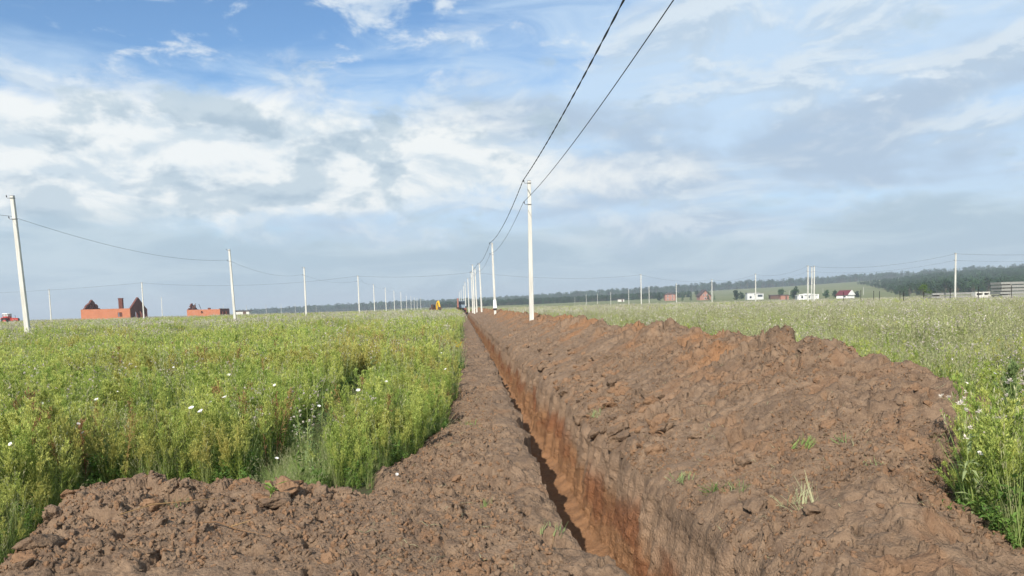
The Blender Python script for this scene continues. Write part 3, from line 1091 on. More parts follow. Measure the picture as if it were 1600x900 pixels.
def brick_house_one():
    x, y = spot(207, 173)
    e = empty('unfinished_brick_house', (x, y, 0), R(2))
    tag(e, 'roofless orange brick house with pointed gables and a chimney', 'house')
    W, Dp = 10.9, 10.5
    wall_panel('front_wall', M_BRICK, e, 'x', 0, 0.4, -W, 0, lambda a: 3.0, [(-2.75, -1.75, 1.2, 2.2)])
    wall_panel('back_wall', M_BRICK, e, 'x', Dp - 0.4, 0.4, -W, 0, lambda a: 3.0, [(-8, -6.5, 0.9, 2.3), (-4, -2.5, 0.9, 2.3)])
    g = lambda a: 3.0 + max(0, 2.75 * (1 - abs(a - Dp / 2) / (Dp / 2 - 0.4)))
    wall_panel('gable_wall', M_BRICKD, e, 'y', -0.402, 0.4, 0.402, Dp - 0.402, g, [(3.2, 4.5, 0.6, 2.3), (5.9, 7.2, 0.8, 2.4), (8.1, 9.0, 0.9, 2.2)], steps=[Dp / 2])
    br = [0.402, 1.2, 2.0, 2.8, 3.6, 4.3, Dp / 2, 5.9, 6.6, 7.4, 8.2, 9.0, Dp - 0.402]
    ragged = {2.0: 0.18, 3.6: -0.12, 6.6: -0.22, 7.4: 0.15, 8.2: -0.3}
    g2 = lambda a: g(a) * 0.94 + sum(v for k, v in ragged.items() if k < a < k + 0.8)
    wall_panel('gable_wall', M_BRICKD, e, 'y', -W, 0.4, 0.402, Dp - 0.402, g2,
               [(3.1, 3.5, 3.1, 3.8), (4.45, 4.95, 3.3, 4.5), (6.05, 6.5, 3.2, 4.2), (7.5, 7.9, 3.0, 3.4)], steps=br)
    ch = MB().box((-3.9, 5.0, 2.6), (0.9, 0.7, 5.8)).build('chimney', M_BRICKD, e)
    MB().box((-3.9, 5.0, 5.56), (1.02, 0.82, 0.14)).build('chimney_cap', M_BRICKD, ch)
    MB().box((-2.25, 0.25, 1.7), (0.08, 0.1, 1.0)).box((-2.25, 0.25, 2.17), (1.0, 0.1, 0.06)).build('window_frame', M_CHAR, e)
    MB().box((-5.4, 0.2, 3.05), (10.8, 0.42, 0.1)).build('wall_plate', M_BRICK, e)
    MB().box((-5.4, -0.012, 0.1), (10.86, 0.03, 0.45)).build('plinth', M_CONC2, e)


def brick_house_two():
    x, y = spot(347, 250)
    e = empty('unfinished_brick_house', (x, y, 0), R(1))
    tag(e, 'low roofless brick house with one broken gable beside a pole', 'house')
    W, Dp = 10.8, 11.0
    wall_panel('front_wall', M_BRICK, e, 'x', 0, 0.4, -W, 0, lambda a: 2.7, [(-6.2, -5.2, 1.4, 2.2)])
    wall_panel('back_wall', M_BRICK, e, 'x', Dp - 0.4, 0.4, -W, 0, lambda a: 2.75, [(-4, -2.5, 0.9, 2.2)])
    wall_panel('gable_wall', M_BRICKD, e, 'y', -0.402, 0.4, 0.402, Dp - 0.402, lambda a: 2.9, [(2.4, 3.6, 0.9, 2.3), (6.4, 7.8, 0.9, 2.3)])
    hs = {0.4: 2.9, 1.4: 3.3, 2.4: 4.0, 3.3: 4.6, 4.2: 4.9, 5.2: 4.3, 6.0: 3.2, 6.8: 4.0, 7.4: 4.5, 8.0: 3.4, 9.0: 2.9}
    ks = sorted(hs)
    top = lambda a: hs[max([k for k in ks if k <= a + 1e-6] or [ks[0]])]
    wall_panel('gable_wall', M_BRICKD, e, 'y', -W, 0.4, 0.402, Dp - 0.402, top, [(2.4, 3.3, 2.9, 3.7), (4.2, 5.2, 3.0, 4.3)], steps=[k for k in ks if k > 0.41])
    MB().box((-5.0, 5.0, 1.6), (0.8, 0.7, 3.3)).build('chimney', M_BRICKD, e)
    MB().tube([(-9.4, 1.0, 2.6), (-8.9, 3.5, 4.9)], 0.09, 4).tube([(-8.0, 6.0, 2.6), (-8.2, 4.4, 4.6)], 0.09, 4).build('roof_timber', M_CHAR, e)


brick_house_one()
brick_house_two()


def far_house(px, d, w, dp, hw, hr, wallm, roofm, label, roof='gable', windows=(), rz=0.0, name='house', ridge='x', extra=None):
    x, y = spot(px, d)
    e = empty(name, (x, y, float(hill_h(np.array([x]), np.array([y]))[0]) - 0.2), rz)
    tag(e, label, 'house', 'houses beyond the meadow')
    mb = MB().box((0, 0, hw / 2), (w, dp, hw))
    if roof == 'gable' and ridge == 'y':
        mb.prism([(-w / 2, hw), (w / 2, hw), (0, hw + hr - 0.1)], -dp / 2 + 0.01, dp / 2 - 0.01, 'y')
    mb.build('wall', wallm, e)
    o = 0.5
    rb = MB()
    if roof == 'hip':
        rb.add([(-w / 2 - o, -dp / 2 - o, hw), (w / 2 + o, -dp / 2 - o, hw), (w / 2 + o, dp / 2 + o, hw), (-w / 2 - o, dp / 2 + o, hw), (-w * 0.15, 0, hw + hr), (w * 0.15, 0, hw + hr)],
               [(0, 1, 5, 4), (2, 3, 4, 5), (1, 2, 5), (3, 0, 4), (3, 2, 1, 0)])
    elif roof == 'gable' and ridge == 'x':
        rb.prism([(-dp / 2 - o, hw - 0.2), (dp / 2 + o, hw - 0.2), (0, hw + hr)], -w / 2 - o, w / 2 + o, 'x')
    elif roof == 'gable':
        t = 0.7
        rb.prism([(-w / 2 - o, hw - 0.3), (-w / 2 - o, hw - 0.3 + t), (0, hw + hr + t), (w / 2 + o, hw - 0.3 + t), (w / 2 + o, hw - 0.3), (0, hw + hr)], -dp / 2 - o, dp / 2 + o, 'y')
    else:
        rb.box((0, 0, hw + 0.15), (w + 0.5, dp + 0.5, 0.3))
    rb.build('roof', roofm, e)
    for (a, z, ww, hh) in windows:
        f = MB().box((a, -dp / 2 - 0.03, z), (ww + 0.2, 0.1, hh + 0.2)).build('window', M_WHITE, e)
        MB().box((a, -dp / 2 - 0.06, z), (ww, 0.1, hh)).build('pane', M_GLASS, f)
    if extra: extra(e)
    return e


far_house(1048, 640, 8.6, 8.6, 5.6, 1.5, M_BRICKP, M_ROOFDARK, 'square two storey red brick house with a dark hipped roof', 'hip', [(-2.2, 4.2, 1.0, 1.3), (1.8, 4.2, 1.0, 1.3), (-2.2, 1.6, 1.0, 1.3), (1.8, 1.6, 1.0, 1.3)], R(-8))
far_house(1101, 600, 9.0, 8.0, 3.2, 4.6, M_BRICKP, M_ROOFDARK, 'pinkish brick house with a steep dark gable between conifers', 'gable', [(-1.4, 4.2, 0.9, 1.2), (1.4, 4.2, 0.9, 1.2), (0, 1.6, 1.4, 1.2)], R(0), ridge='y')


def annex(e):
    MB().box((4.4, -0.6, 2.2), (4.6, 6.6, 4.4)).build('wing', M_LIGHT, e)
    MB().box((4.4, -0.6, 4.5), (5.0, 7.0, 0.2)).build('wing_roof', M_CONC2, e)
    MB().box((4.4, -3.93, 2.9), (3.2, 0.1, 1.5)).build('window_band', M_GLASS, e)


far_house(1177, 520, 8.4, 7.0, 4.9, 0.5, M_LIGHT, M_CONC2, 'white flat roofed modern house with a wide dark window', 'flat', [(-2.0, 2.0, 1.4, 1.4), (1.2, 3.9, 1.2, 1.0)], R(-10), extra=annex)


def arches(e):
    for a in (-4.6, -2.4, 3.4, 5.2):
        MB().box((a, -3.4, 1.6), (0.45, 0.45, 3.2)).build('column', M_WHITE, e)


far_house(1262, 420, 11.5, 6.0, 2.7, 1.0, M_LIGHT, M_CONC, 'low whitewashed building behind the three grouped poles', 'hip', [(-3, 1.7, 1.4, 1.1), (0.3, 1.7, 1.4, 1.1), (3.3, 1.7, 1.2, 1.1)], R(-14), extra=arches)
def trim(e):
    MB().prism([(-3.6, 2.3), (0, 5.05), (3.6, 2.3), (3.0, 2.3), (0, 4.6), (-3.0, 2.3)], 3.93, 4.05, 'x').build('gable_trim', M_WHITE, e)
    MB().prism([(-3.3, 2.1), (3.3, 2.1), (0, 4.7)], 3.0, 3.92, 'x').build('gable_wall', M_WHITE, e)


far_house(1322, 430, 6.8, 7.0, 2.2, 2.8, M_WHITE, M_ROOFRED, 'small house under a dark red roof with white gable trim', 'gable', [(2.0, 1.3, 1.0, 0.9)], R(-62), ridge='x', extra=trim)


def shed(px, d, w, dp, h, mat, label):
    x, y = spot(px, d)
    e = empty('shed', (x, y, float(hill_h(np.array([x]), np.array([y]))[0])), R(-10))
    tag(e, label, 'shed', 'sheds beyond the meadow')
    MB().box((0, 0, h / 2), (w, dp, h)).build('wall', mat, e)
    MB().box((0, 0, h + 0.1), (w + 0.6, dp + 0.6, 0.22), rx=R(4)).build('roof', M_ROOFDARK, e)
    MB().box((w * 0.2, -dp / 2 - 0.04, h * 0.42), (w * 0.22, 0.08, h * 0.8)).build('door', M_DARKBROWN, e)


shed(1214, 520, 9, 5, 2.6, M_DARKBROWN, 'long brown shed right of the white modern house')
shed(1226, 470, 5, 4, 2.8, M_BRICKP, 'small pinkish shed left of the three grouped poles')
shed(972, 700, 6, 4, 2.4, M_CONC, 'tiny pale shed at the edge of the dark tree belt')
shed(383, 420, 9, 4, 1.9, M_CONC, 'pale low shed on the horizon right of the broken brick house')


def lone_tree(name, px, d, h, kind, label, mats, group='trees among the far houses'):
    x, y = spot(px, d)
    e = empty(name, (x, y, float(hill_h(np.array([x]), np.array([y]))[0]) - 0.1), U(0, 6))
    tag(e, label, 'tree', group)
    mb = Plant()
    if kind == 'c': conifer(mb, h, 0)
    else: broadleaf(mb, h, *kind)
    crown, trunk = MB(), MB()
    for f, m in zip(mb.f, mb.m):
        (crown if m == 0 else trunk).add([mb.v[i] for i in f], [tuple(range(len(f)))])
    crown.build('crown', mats[0], e)
    trunk.build('trunk', mats[1], e)


FM = (L_FOREST, M_BARK)
D_ = (480, (0.62, 0.62), 0.13, 0.03, -0.25)
lone_tree('broadleaf_tree', 1031, 660, 7, D_, 'dark broad tree left of the hipped brick house', FM)
lone_tree('conifer_tree', 1068, 600, 7.5, 'c', 'dark conifer right of the hipped brick house', FM)
lone_tree('conifer_tree', 1081, 590, 8, 'c', 'dark conifer just left of the steep gabled house', FM)
lone_tree('conifer_tree', 1098, 640, 10.5, 'c', 'dark conifer rising behind the steep gabled house', FM)
lone_tree('conifer_tree', 1108, 570, 9.5, 'c', 'tallest dark conifer right of the steep gabled house', FM)
lone_tree('conifer_tree', 1118, 600, 5.5, 'c', 'short conifer near the pole right of the gabled house', FM)
lone_tree('broadleaf_tree', 1151, 540, 7, D_, 'round dark tree left of the white modern house', FM)
lone_tree('broadleaf_tree', 1160, 560, 6, D_, 'bushy tree touching the white modern house', FM)
lone_tree('broadleaf_tree', 1243, 500, 9, D_, 'dense dark tree left of the low white building', FM)
lone_tree('broadleaf_tree', 1222, 560, 7.5, D_, 'dark tree behind the brown shed', FM)
lone_tree('broadleaf_tree', 1292, 480, 5.5, D_, 'low dark tree right of the low white building', FM)
lone_tree('broadleaf_tree', 1306, 500, 5, D_, 'low dark bush left of the red roofed house', FM)
lone_tree('broadleaf_tree', 1340, 470, 4.5, D_, 'low dark bush right of the red roofed house', FM)
lone_tree('young_tree', 1444, 122, 3.1, (420, (0.50, 0.62), 0.055, 0.014, 0.3), 'thin young tree with a pale green open crown', (L_FRESH, M_BARK), 'young trees by the fence')

# ------------------------------------------------------------------ slab stacks and fence posts
def slab_stack(px, d, n, L, Wd, th, gap, what, rz):
    x, y = spot(px, d)
    ords = ['lowest', 'second', 'third', 'fourth', 'fifth', 'sixth', 'seventh', 'eighth']
    M = Matrix.Rotation(rz, 3, 'Z')
    mb = MB()
    ww, hh = Wd / 2, th / 2
    mb.box((0, 0, 0), (L, Wd, th))
    me = mb.mesh('concrete_slab', M_CONC2)
    for k in range(n):
        e = empty('concrete_slab', (x + U(-0.15, 0.15), y + U(-0.1, 0.1), 0.25 + k * (th + gap)), rz + U(-0.012, 0.012))
        nm = 'topmost' if k == n - 1 else ords[k]
        tag(e, f'{nm} concrete slab of the {what}' + ('' if k in (0, n - 1) else ', counted from the ground'), 'slab', 'concrete slabs stacked on the right')
        link_mesh('slab_body', me, None, e, (0, 0, th / 2))
        for q in (-0.36, 0.36):
            MB().box((q * L, 0, -gap / 2 + 0.002), (0.14, Wd * 0.96, gap - 0.006)).build('timber_spacer', M_TIMBER, e)
        for q in (-0.25, 0.25):
            MB().tube([(q * L, -Wd / 2 + 0.15, th), (q * L, -Wd / 2 + 0.15, th + 0.07), (q * L + 0.16, -Wd / 2 + 0.15, th + 0.07), (q * L + 0.16, -Wd / 2 + 0.15, th)], 0.012, 4).build('lifting_loop', M_STEEL, e)


slab_stack(1494, 128, 3, 9.4, 2.4, 0.34, 0.22, 'low slab stack', R(-4))
slab_stack(1612, 118, 6, 11.5, 2.6, 0.36, 0.15, 'tall slab stack', R(-3))
x, y = spot(1533, 126)
e = empty('concrete_block', (x, y, 0), R(-4))
tag(e, 'pale hollow concrete block between the two slab stacks', 'block')
mb = MB()
mb.box((0, 0, 1.62), (2.5, 1.2, 0.2)).box((0, 0, 0.72), (2.5, 1.2, 0.9)).box((-1.15, 0, 1.345), (0.2, 1.2, 0.346)).box((1.15, 0, 1.345), (0.2, 1.2, 0.346)).box((0.1, 0, 1.345), (0.2, 1.19, 0.346))
mb.build('shell', M_CONC, e)

ordn = ['leftmost', 'second', 'third', 'fourth', 'fifth', 'sixth', 'seventh', 'eighth', 'ninth', 'rightmost']
for i, (px, d, h) in enumerate([(1319, 118, 2.2), (1346, 112, 2.4), (1366, 114, 2.25), (1375, 116, 2.2), (1407, 118, 2.1), (1412.5, 100, 2.0), (1444, 100, 1.9), (1485.5, 98, 2.3), (1529.5, 97, 2.4), (1581, 96, 2.4)]):
    x, y = spot(px, d)
    e = empty('fence_post', (x, y, 0), U(0, 1))
    lab = f'{ordn[i]} thin black fence post in the right meadow' + (', counted from the left' if 0 < i < 9 else '')
    tag(e, lab, 'post', 'black posts of an unfinished fence')
    MB().tube([(0, 0, -0.4), (U(-.03, .03), 0, h)], 0.045, 8).build('shaft', M_BLACK, e)
    MB().tube([(0, 0, h), (0, 0, h + 0.03)], 0.055, 8).build('cap', M_BLACK, e)

# ------------------------------------------------------------------ concrete poles and cables
def pole_mesh(h):
    mb = MB()
    for (w0, d0, z0, w1, d1, z1) in ((0.25, 0.19, -0.6, 0.165, 0.165, h),):
        c = 0.25
        def ring(w, d, z):
            a, b = w / 2, d / 2
            return [(-a + c * w * .35, -b, z), (a - c * w * .35, -b, z), (a, -b + c * d * .3, z), (a, b, z), (-a, b, z), (-a, -b + c * d * .3, z)]
        v = ring(w0, d0, z0) + ring(w1, d1, z1)
        mb.add(v, [(5, 4, 3, 2, 1, 0), (6, 7, 8, 9, 10, 11)] + [(i, (i + 1) % 6, (i + 1) % 6 + 6, i + 6) for i in range(6)])
    return mb.mesh('shaft', M_CONC)


POLE_ME = pole_mesh(8.05)
BR_ME = MB().tube([(0.09, -0.02, 0), (-0.24, -0.02, 0.0), (-0.28, -0.02, 0.07)], 0.014, 5).box((0, -0.02, 0), (0.2, 0.21, 0.03)).mesh('bracket', M_STEEL)
INS_ME = MB().tube([(-0.28, -0.02, 0.05), (-0.28, -0.02, 0.09), (-0.28, -0.02, 0.13), (-0.28, -0.02, 0.17)], [0.02, 0.03, 0.02, 0.014], 8).mesh('insulator', M_BLACK)


def pole(x, y, label, group, lean=(0, 0), rz=0.0, brackets=(7.95, 6.85), name='concrete_pole', k=1.0, z=0.0, detail=True):
    e = empty(name, (x, y, z), rz)
    e.rotation_euler = (lean[1], lean[0], rz)
    e.scale = (1, 1, k)
    tag(e, label, 'utility pole', group)
    link_mesh('shaft', POLE_ME, None, e)
    if detail:
        for b in brackets:
            br = link_mesh('bracket', BR_ME, None, e, (0, 0, b))
            link_mesh('insulator', INS_ME, None, br)
        MB().box((0, 0, 8.065), (0.17, 0.17, 0.03)).build('cap', M_STEEL, e)
    return e


G1, G2, G3 = 'poles along the spoil bank', 'poles across the left meadow', 'poles across the right meadow'
LX = 3.72
main_y = [0.8, 39.0, 77.0, 115.0]
pole(LX, 0.8, 'pale concrete pole at the camera end of the bank row', G1)
pole(LX, 39.0, 'nearest and tallest looking white concrete pole standing in the soil bank', G1, lean=(R(0.3), 0))
p2 = pole(LX - 0.15, 77.0, 'white concrete pole with a white sleeve and black band near its foot', G1, lean=(R(-1.0), 0))
MB().box((0, 0, 1.75), (0.36, 0.32, 0.85), taper=0.8).build('white_sleeve', M_WHITE, p2)
MB().box((0, 0, 1.22), (0.36, 0.32, 0.16)).build('black_band', M_BLACK, p2)
rest = [(754.8, 114.5, 'third nearest white pole along the bank, right of a close pair', -1.2, 1.0), (747.2, 131, 'right pole of the close pair in the bank row', -0.8, 1.0), (743.6, 127, 'left taller pole of the close pair in the bank row', -0.8, 1.07),
        (741, 142, 'pole in the bank row that carries the crossing cable', -0.8, 1.0), (735, 173, 'single pole beyond the crossing cable in the bank row', -0.5, 1.0), (730.3, 200, 'second pole beyond the crossing cable in the bank row', -0.4, 1.0),
        (727.5, 235, 'third pole beyond the crossing cable in the bank row', 0, 1.0), (723.5, 290, 'second farthest thin pole in the bank row', 0, 1.0), (720.6, 330, 'farthest thin pole in the bank row, above the backhoe', 0, 1.0)]
main_top = []
for px, d, lab, ln, k in rest:
    x, y = spot(px, d)
    pole(x, y, lab, G1, lean=(R(ln), 0), k=k)
    main_top.append((x, y))
left = [(46.5, 39.6, 'large leaning pale pole at the left edge of the meadow', -2.2), (370, 76.6, 'second nearest pole in the left meadow, beside the broken brick house', -1.6), (481, 112, 'third nearest pole in the left meadow, standing alone', 0), (564, 145, 'pole in the left meadow where two cables meet', 0),
        (588, 200, 'first pole right of the cable junction in the left meadow', -0.5), (606, 236, 'second pole right of the cable junction in the left meadow', -0.5), (619, 281, 'third pole right of the cable junction in the left meadow', 0), (629.5, 305, 'fourth pole right of the cable junction in the left meadow', 0),
        (638, 400, 'thin distant pole, fifth right of the left cable junction', 0), (645, 430, 'thin distant pole, sixth right of the left cable junction', 0), (650, 470, 'thin distant pole, seventh right of the left cable junction', 0), (654.5, 510, 'thin distant pole, eighth right of the left cable junction', 0), (660, 520, 'thin distant pole next to the yellow excavator', 0)]
left_xy = []
for px, d, lab, ln in left:
    x, y = spot(px, d)
    left_xy.append((x, y))
    pole(x, y, lab, G2, lean=(R(ln), 0), rz=0.0)
for px, d, lab in [(228, 150, 'pole in front of the gable of the large brick house'), (83.5, 175, 'pole between the red tractor and the large brick house'), (3, 187, 'pole at the very left edge behind the red tractor'), (257, 290, 'short distant pole right of the large brick house'),
                   (388.5, 640, 'tiny pole on the horizon right of the broken brick house'), (419, 620, 'tiny horizon pole, first left of the lone third pole'), (442.5, 640, 'tiny horizon pole midway between the two left meadow poles'), (464.5, 650, 'tiny horizon pole just left of the lone third pole'), (497, 900, 'tiny horizon pole just right of the lone third pole'), (353, 560, 'tiny horizon pole above the broken brick house')]:
    x, y = spot(px, d)
    pole(x, y, lab, G2, detail=d < 250, z=-max(0, (d - 420) * 0.004))
right = {}
for px, d, lab in [(1003.7, 177, 'tall pole left of the far brick houses carrying the crossing cable'), (1016, 324, 'shorter pole just right of the tall crossing cable pole'), (1058.5, 275, 'pole right of the hipped brick house'), (1114, 236, 'pole right of the steep gabled house'), (1182, 195, 'pole in front of the white modern house'),
                   (1263.5, 153, 'left pole of the group of three in the right meadow'), (1269.5, 160, 'middle pole of the group of three in the right meadow'), (1273.2, 155, 'right pole of the group of three in the right meadow'), (1493, 120, 'tallest pole on the right, behind the low slab stack'),
                   (984.3, 400, 'pole left of the tall crossing cable pole'), (956.2, 470, 'second pole left of the tall crossing cable pole'), (935.5, 560, 'third pole left of the tall crossing cable pole'), (918, 560, 'fourth pole left of the tall crossing cable pole'), (900.3, 760, 'small far pole, leftmost of the right meadow'), (980, 900, 'tiny pole just left of the far meadow pole'),
                   (1022.5, 900, 'tiny pole left of the hipped brick house'), (1235, 700, 'tiny pole left of the low white building'), (1287, 600, 'tiny pole right of the group of three'), (1350, 560, 'tiny pole right of the red roofed house')]:
    x, y = spot(px, d)
    z = min(0.0, float(hill_h(np.array([x]), np.array([y]))[0]))
    pole(x, y, lab, G3, detail=d < 250, z=z)
    right[px] = (x, y)


def cable(name, pts, sags, r, label, twist=0.0):
    """cable hung from point to point; sag per span"""
    path = []
    for i, (a, b) in enumerate(zip(pts[:-1], pts[1:])):
        a, b = Vector(a), Vector(b)
        n = max(12, min(60, int((b - a).length)))
        for k in range(n + (i == len(pts) - 2)):
            s = k / n
            p = a.lerp(b, s)
            p.z -= 4 * sags[i] * s * (1 - s)
            path.append(p)
    o = empty(name, (0, 0, 0))
    tag(o, label, 'power cable', 'overhead cables')
    mb = MB()
    if twist:
        ph = 0.0
        fine = []
        for a, b in zip(path[:-1], path[1:]):
            m = max(1, int((b - a).length / 0.16)) if a.y < 60 else 1
            fine += [a.lerp(b, q / m) for q in range(m)]
        fine.append(path[-1])
        for s in range(2):
            tw = [p + Vector((math.cos(i * 0.55 + s * math.pi), 0, math.sin(i * 0.55 + s * math.pi))) * twist for i, p in enumerate(fine)]
            MB().tube(tw, r, 5).build('strand', M_WIRE, o, smooth=True)
    else:
        MB().tube(path, r, 5).build('strand', M_WIRE, o, smooth=True)


mtop = main_top
cable('overhead_cable', [(LX - 0.28, 0.8, 8.08), (LX - 0.28, 39, 8.08), (LX - 0.5, 77, 8.08), (mtop[0][0] - 0.4, mtop[0][1], 8.08), (mtop[3][0] - 0.3, mtop[3][1], 8.05)], [0.45, 0.55, 0.55, 0.2], 0.0125,
      'thick twisted black cable along the tops of the bank poles', 0.0125)
cable('overhead_cable', [(LX - 0.0, 0.8, 6.98), (LX - 0.28, 39, 6.98), (LX - 0.5, 77, 6.98), (mtop[0][0] - 0.4, mtop[0][1], 6.98), (mtop[3][0] - 0.3, mtop[3][1], 6.95)], [0.5, 0.6, 0.55, 0.2], 0.0115,
      'thinner black cable hung lower along the bank poles')
lx = left_xy
cable('overhead_cable', [(lx[0][0], 2.0, 7.0), (lx[0][0] - 0.45, lx[0][1], 7.0), (lx[1][0] - 0.4, lx[1][1], 6.98), (lx[2][0] - 0.28, lx[2][1], 6.98), (lx[3][0] - 0.28, lx[3][1], 7.0)], [0.6, 0.75, 0.75, 0.7], 0.009,
      'cable sagging from the large leaning pole along the left meadow')
pts = [(p[0] - 0.28, p[1], 7.9) for p in lx[3:8]]
cable('overhead_cable', pts, [0.5, 0.5, 0.5, 0.5], 0.010, 'faint cable running from the left junction towards the horizon')
h1, h2, h3 = spot(228, 150), spot(564, 145), spot(741, 142)
h0 = spot(-230, 175)
cr = [right[k] for k in (1003.7, 1114, 1182, 1263.5, 1493)]
hx = spot(1800, 110)
cable('overhead_cable', [(*h0, 7.8), (*h1, 7.95), (*h2, 7.98), (*h3, 8.0), (*cr[0], 7.9), (*cr[1], 7.9), (*cr[2], 7.9), (*cr[3], 7.95), (*cr[4], 7.95), (*hx, 8.0)], [0.8, 1.1, 0.5, 1.0, 1.0, 0.9, 1.0, 1.1, 0.7], 0.013,
      'long thin cable crossing the whole view just above the horizon')
cable('overhead_cable', [(*cr[1], 6.9), (*cr[2], 6.9), (*cr[3], 6.9), (*cr[4], 6.9), (*hx, 6.7)], [1.0, 1.0, 1.0, 0.6], 0.009, 'fainter lower cable between the poles on the right')

# ------------------------------------------------------------------ machines
def wheel(e, c, r, w, hub=M_STEEL, axis='x'):
    d = Vector((1, 0, 0)) if axis == 'x' else Vector((0, 1, 0))
    c = Vector(c)
    wh = MB().tube([c - d * w / 2, c - d * w * 0.42, c + d * w * 0.42, c + d * w / 2], [r * 0.88, r, r, r * 0.88], 20).build('wheel', M_BLACK, e)
    MB().tube([c - d * (w / 2 + 0.02), c + d * (w / 2 + 0.02)], r * 0.5, 14).build('rim', hub, wh)


def backhoe():
    x, y = spot(719.5, 178)
    e = empty('backhoe_loader', (x + 0.6, y + 3.2, 0.0))
    tag(e, 'backhoe with blue grey cab and orange arm digging at the trench end', 'backhoe')
    MB().box((0, 0.6, 0.95), (1.1, 4.4, 0.5)).build('chassis', M_BLACK, e)
    MB().box((0, 2.0, 1.5), (1.0, 1.9, 0.85), taper=0.92).build('hood', M_BLUEGREY, e)
    cab = MB().box((0.1, 0.1, 1.55), (1.7, 1.7, 0.75)).box((0.1, 0.1, 2.86), (1.75, 1.75, 0.14)).build('cab', M_BLUEGREY, e)
    mb = MB()
    for i in (-0.78, 0.78):
        for j in (-0.78, 0.78): mb.box((0.1 + i, 0.1 + j, 2.36), (0.09, 0.09, 0.88))
    mb.build('cab_post', M_BLUEGREY, cab)
    MB().box((0.1, -0.74, 2.36), (1.46, 0.03, 0.86)).build('rear_window', M_GLASS, cab)
    for s in (-1, 1):
        MB().box((0.1 + s * 0.8, 0.1, 2.36), (0.03, 1.46, 0.86)).build('side_window', M_GLASS, cab)
        wheel(e, (s * 1.0, 0.2, 0.78), 0.78, 0.45, M_ORANGE)
        wheel(e, (s * 0.9, 2.6, 0.55), 0.55, 0.32, M_ORANGE)
        MB().box((s * 1.1, -1.15, 0.55), (0.18, 0.18, 1.1)).box((s * 1.1, -1.15, 0.06), (0.45, 0.4, 0.08)).build('stabiliser', M_ORANGE, e)
    MB().box((0, -1.1, 0.95), (2.2, 0.3, 0.4)).build('slide_frame', M_ORANGE, e)
    MB().prism([(-1.1, 0.9), (-1.5, 1.0), (-1.75, 2.6), (-2.1, 3.45), (-1.75, 3.5), (-1.3, 2.6)], -1.05, -0.65, 'x').build('boom', M_ORANGE, e)
    MB().prism([(-2.15, 3.5), (-1.8, 3.35), (-2.5, 1.2), (-2.75, 1.25)], -1.02, -0.68, 'x').build('dipper_arm', M_ORANGE, e)
    MB().prism([(-2.8, 1.35), (-2.35, 1.3), (-2.2, 0.6), (-2.6, 0.2), (-2.95, 0.35), (-2.6, 0.75)], -1.2, -0.5, 'x').build('bucket', M_DARKBROWN, e)
    MB().box((0, 3.9, 0.6), (2.1, 0.7, 0.7)).build('front_loader', M_ORANGE, e)
    MB().tube([(0.4, 2.2, 1.8), (0.4, 2.2, 2.7)], 0.04, 6).build('exhaust', M_BLACK, e)


def excavator():
    x, y = spot(680.5, 172)
    e = empty('excavator', (x, y, 0.0), R(28))
    tag(e, 'small excavator with raised yellow arm in the meadow left of the trench', 'excavator')
    for s in (-1, 1):
        MB().prism([(-1.1, 0.25), (-0.9, 0.0), (0.9, 0.0), (1.1, 0.25), (0.95, 0.55), (-0.95, 0.55)], s * 0.7 - 0.18, s * 0.7 + 0.18, 'x').build('track', M_BLACK, e)
    MB().box((0, 0, 0.62), (1.0, 0.9, 0.2)).build('turntable', M_BLACK, e)
    MB().box((0, 0.25, 1.05), (1.45, 1.7, 0.7), taper=0.93).build('body', M_DARKBROWN, e)
    cab = MB().box((-0.3, -0.2, 1.75), (0.8, 0.95, 0.75), taper=0.9).build('cab', M_DARKBROWN, e)
    MB().box((-0.3, -0.69, 1.78), (0.6, 0.03, 0.5)).build('windscreen', M_GLASS, cab)
    MB().prism([(-0.7, 0.9), (-0.4, 1.0), (-0.5, 1.9), (-1.0, 2.75), (-1.6, 2.85), (-1.55, 2.6), (-1.1, 2.45), (-0.8, 1.75)], 0.25, 0.6, 'x').build('boom', M_YELLOW, e)
    MB().prism([(-1.35, 3.0), (-1.65, 2.95), (-2.25, 1.5), (-2.0, 1.4)], 0.28, 0.57, 'x').build('dipper_arm', M_YELLOW, e)
    MB().prism([(-2.3, 1.55), (-1.95, 1.45), (-1.75, 0.95), (-2.1, 0.75), (-2.4, 0.95)], 0.1, 0.75, 'x').build('bucket', M_DARKBROWN, e)
    MB().tube([(-0.9, 0.42, 1.3), (-1.2, 0.42, 2.3)], 0.06, 6).build('boom_cylinder', M_STEEL, e)


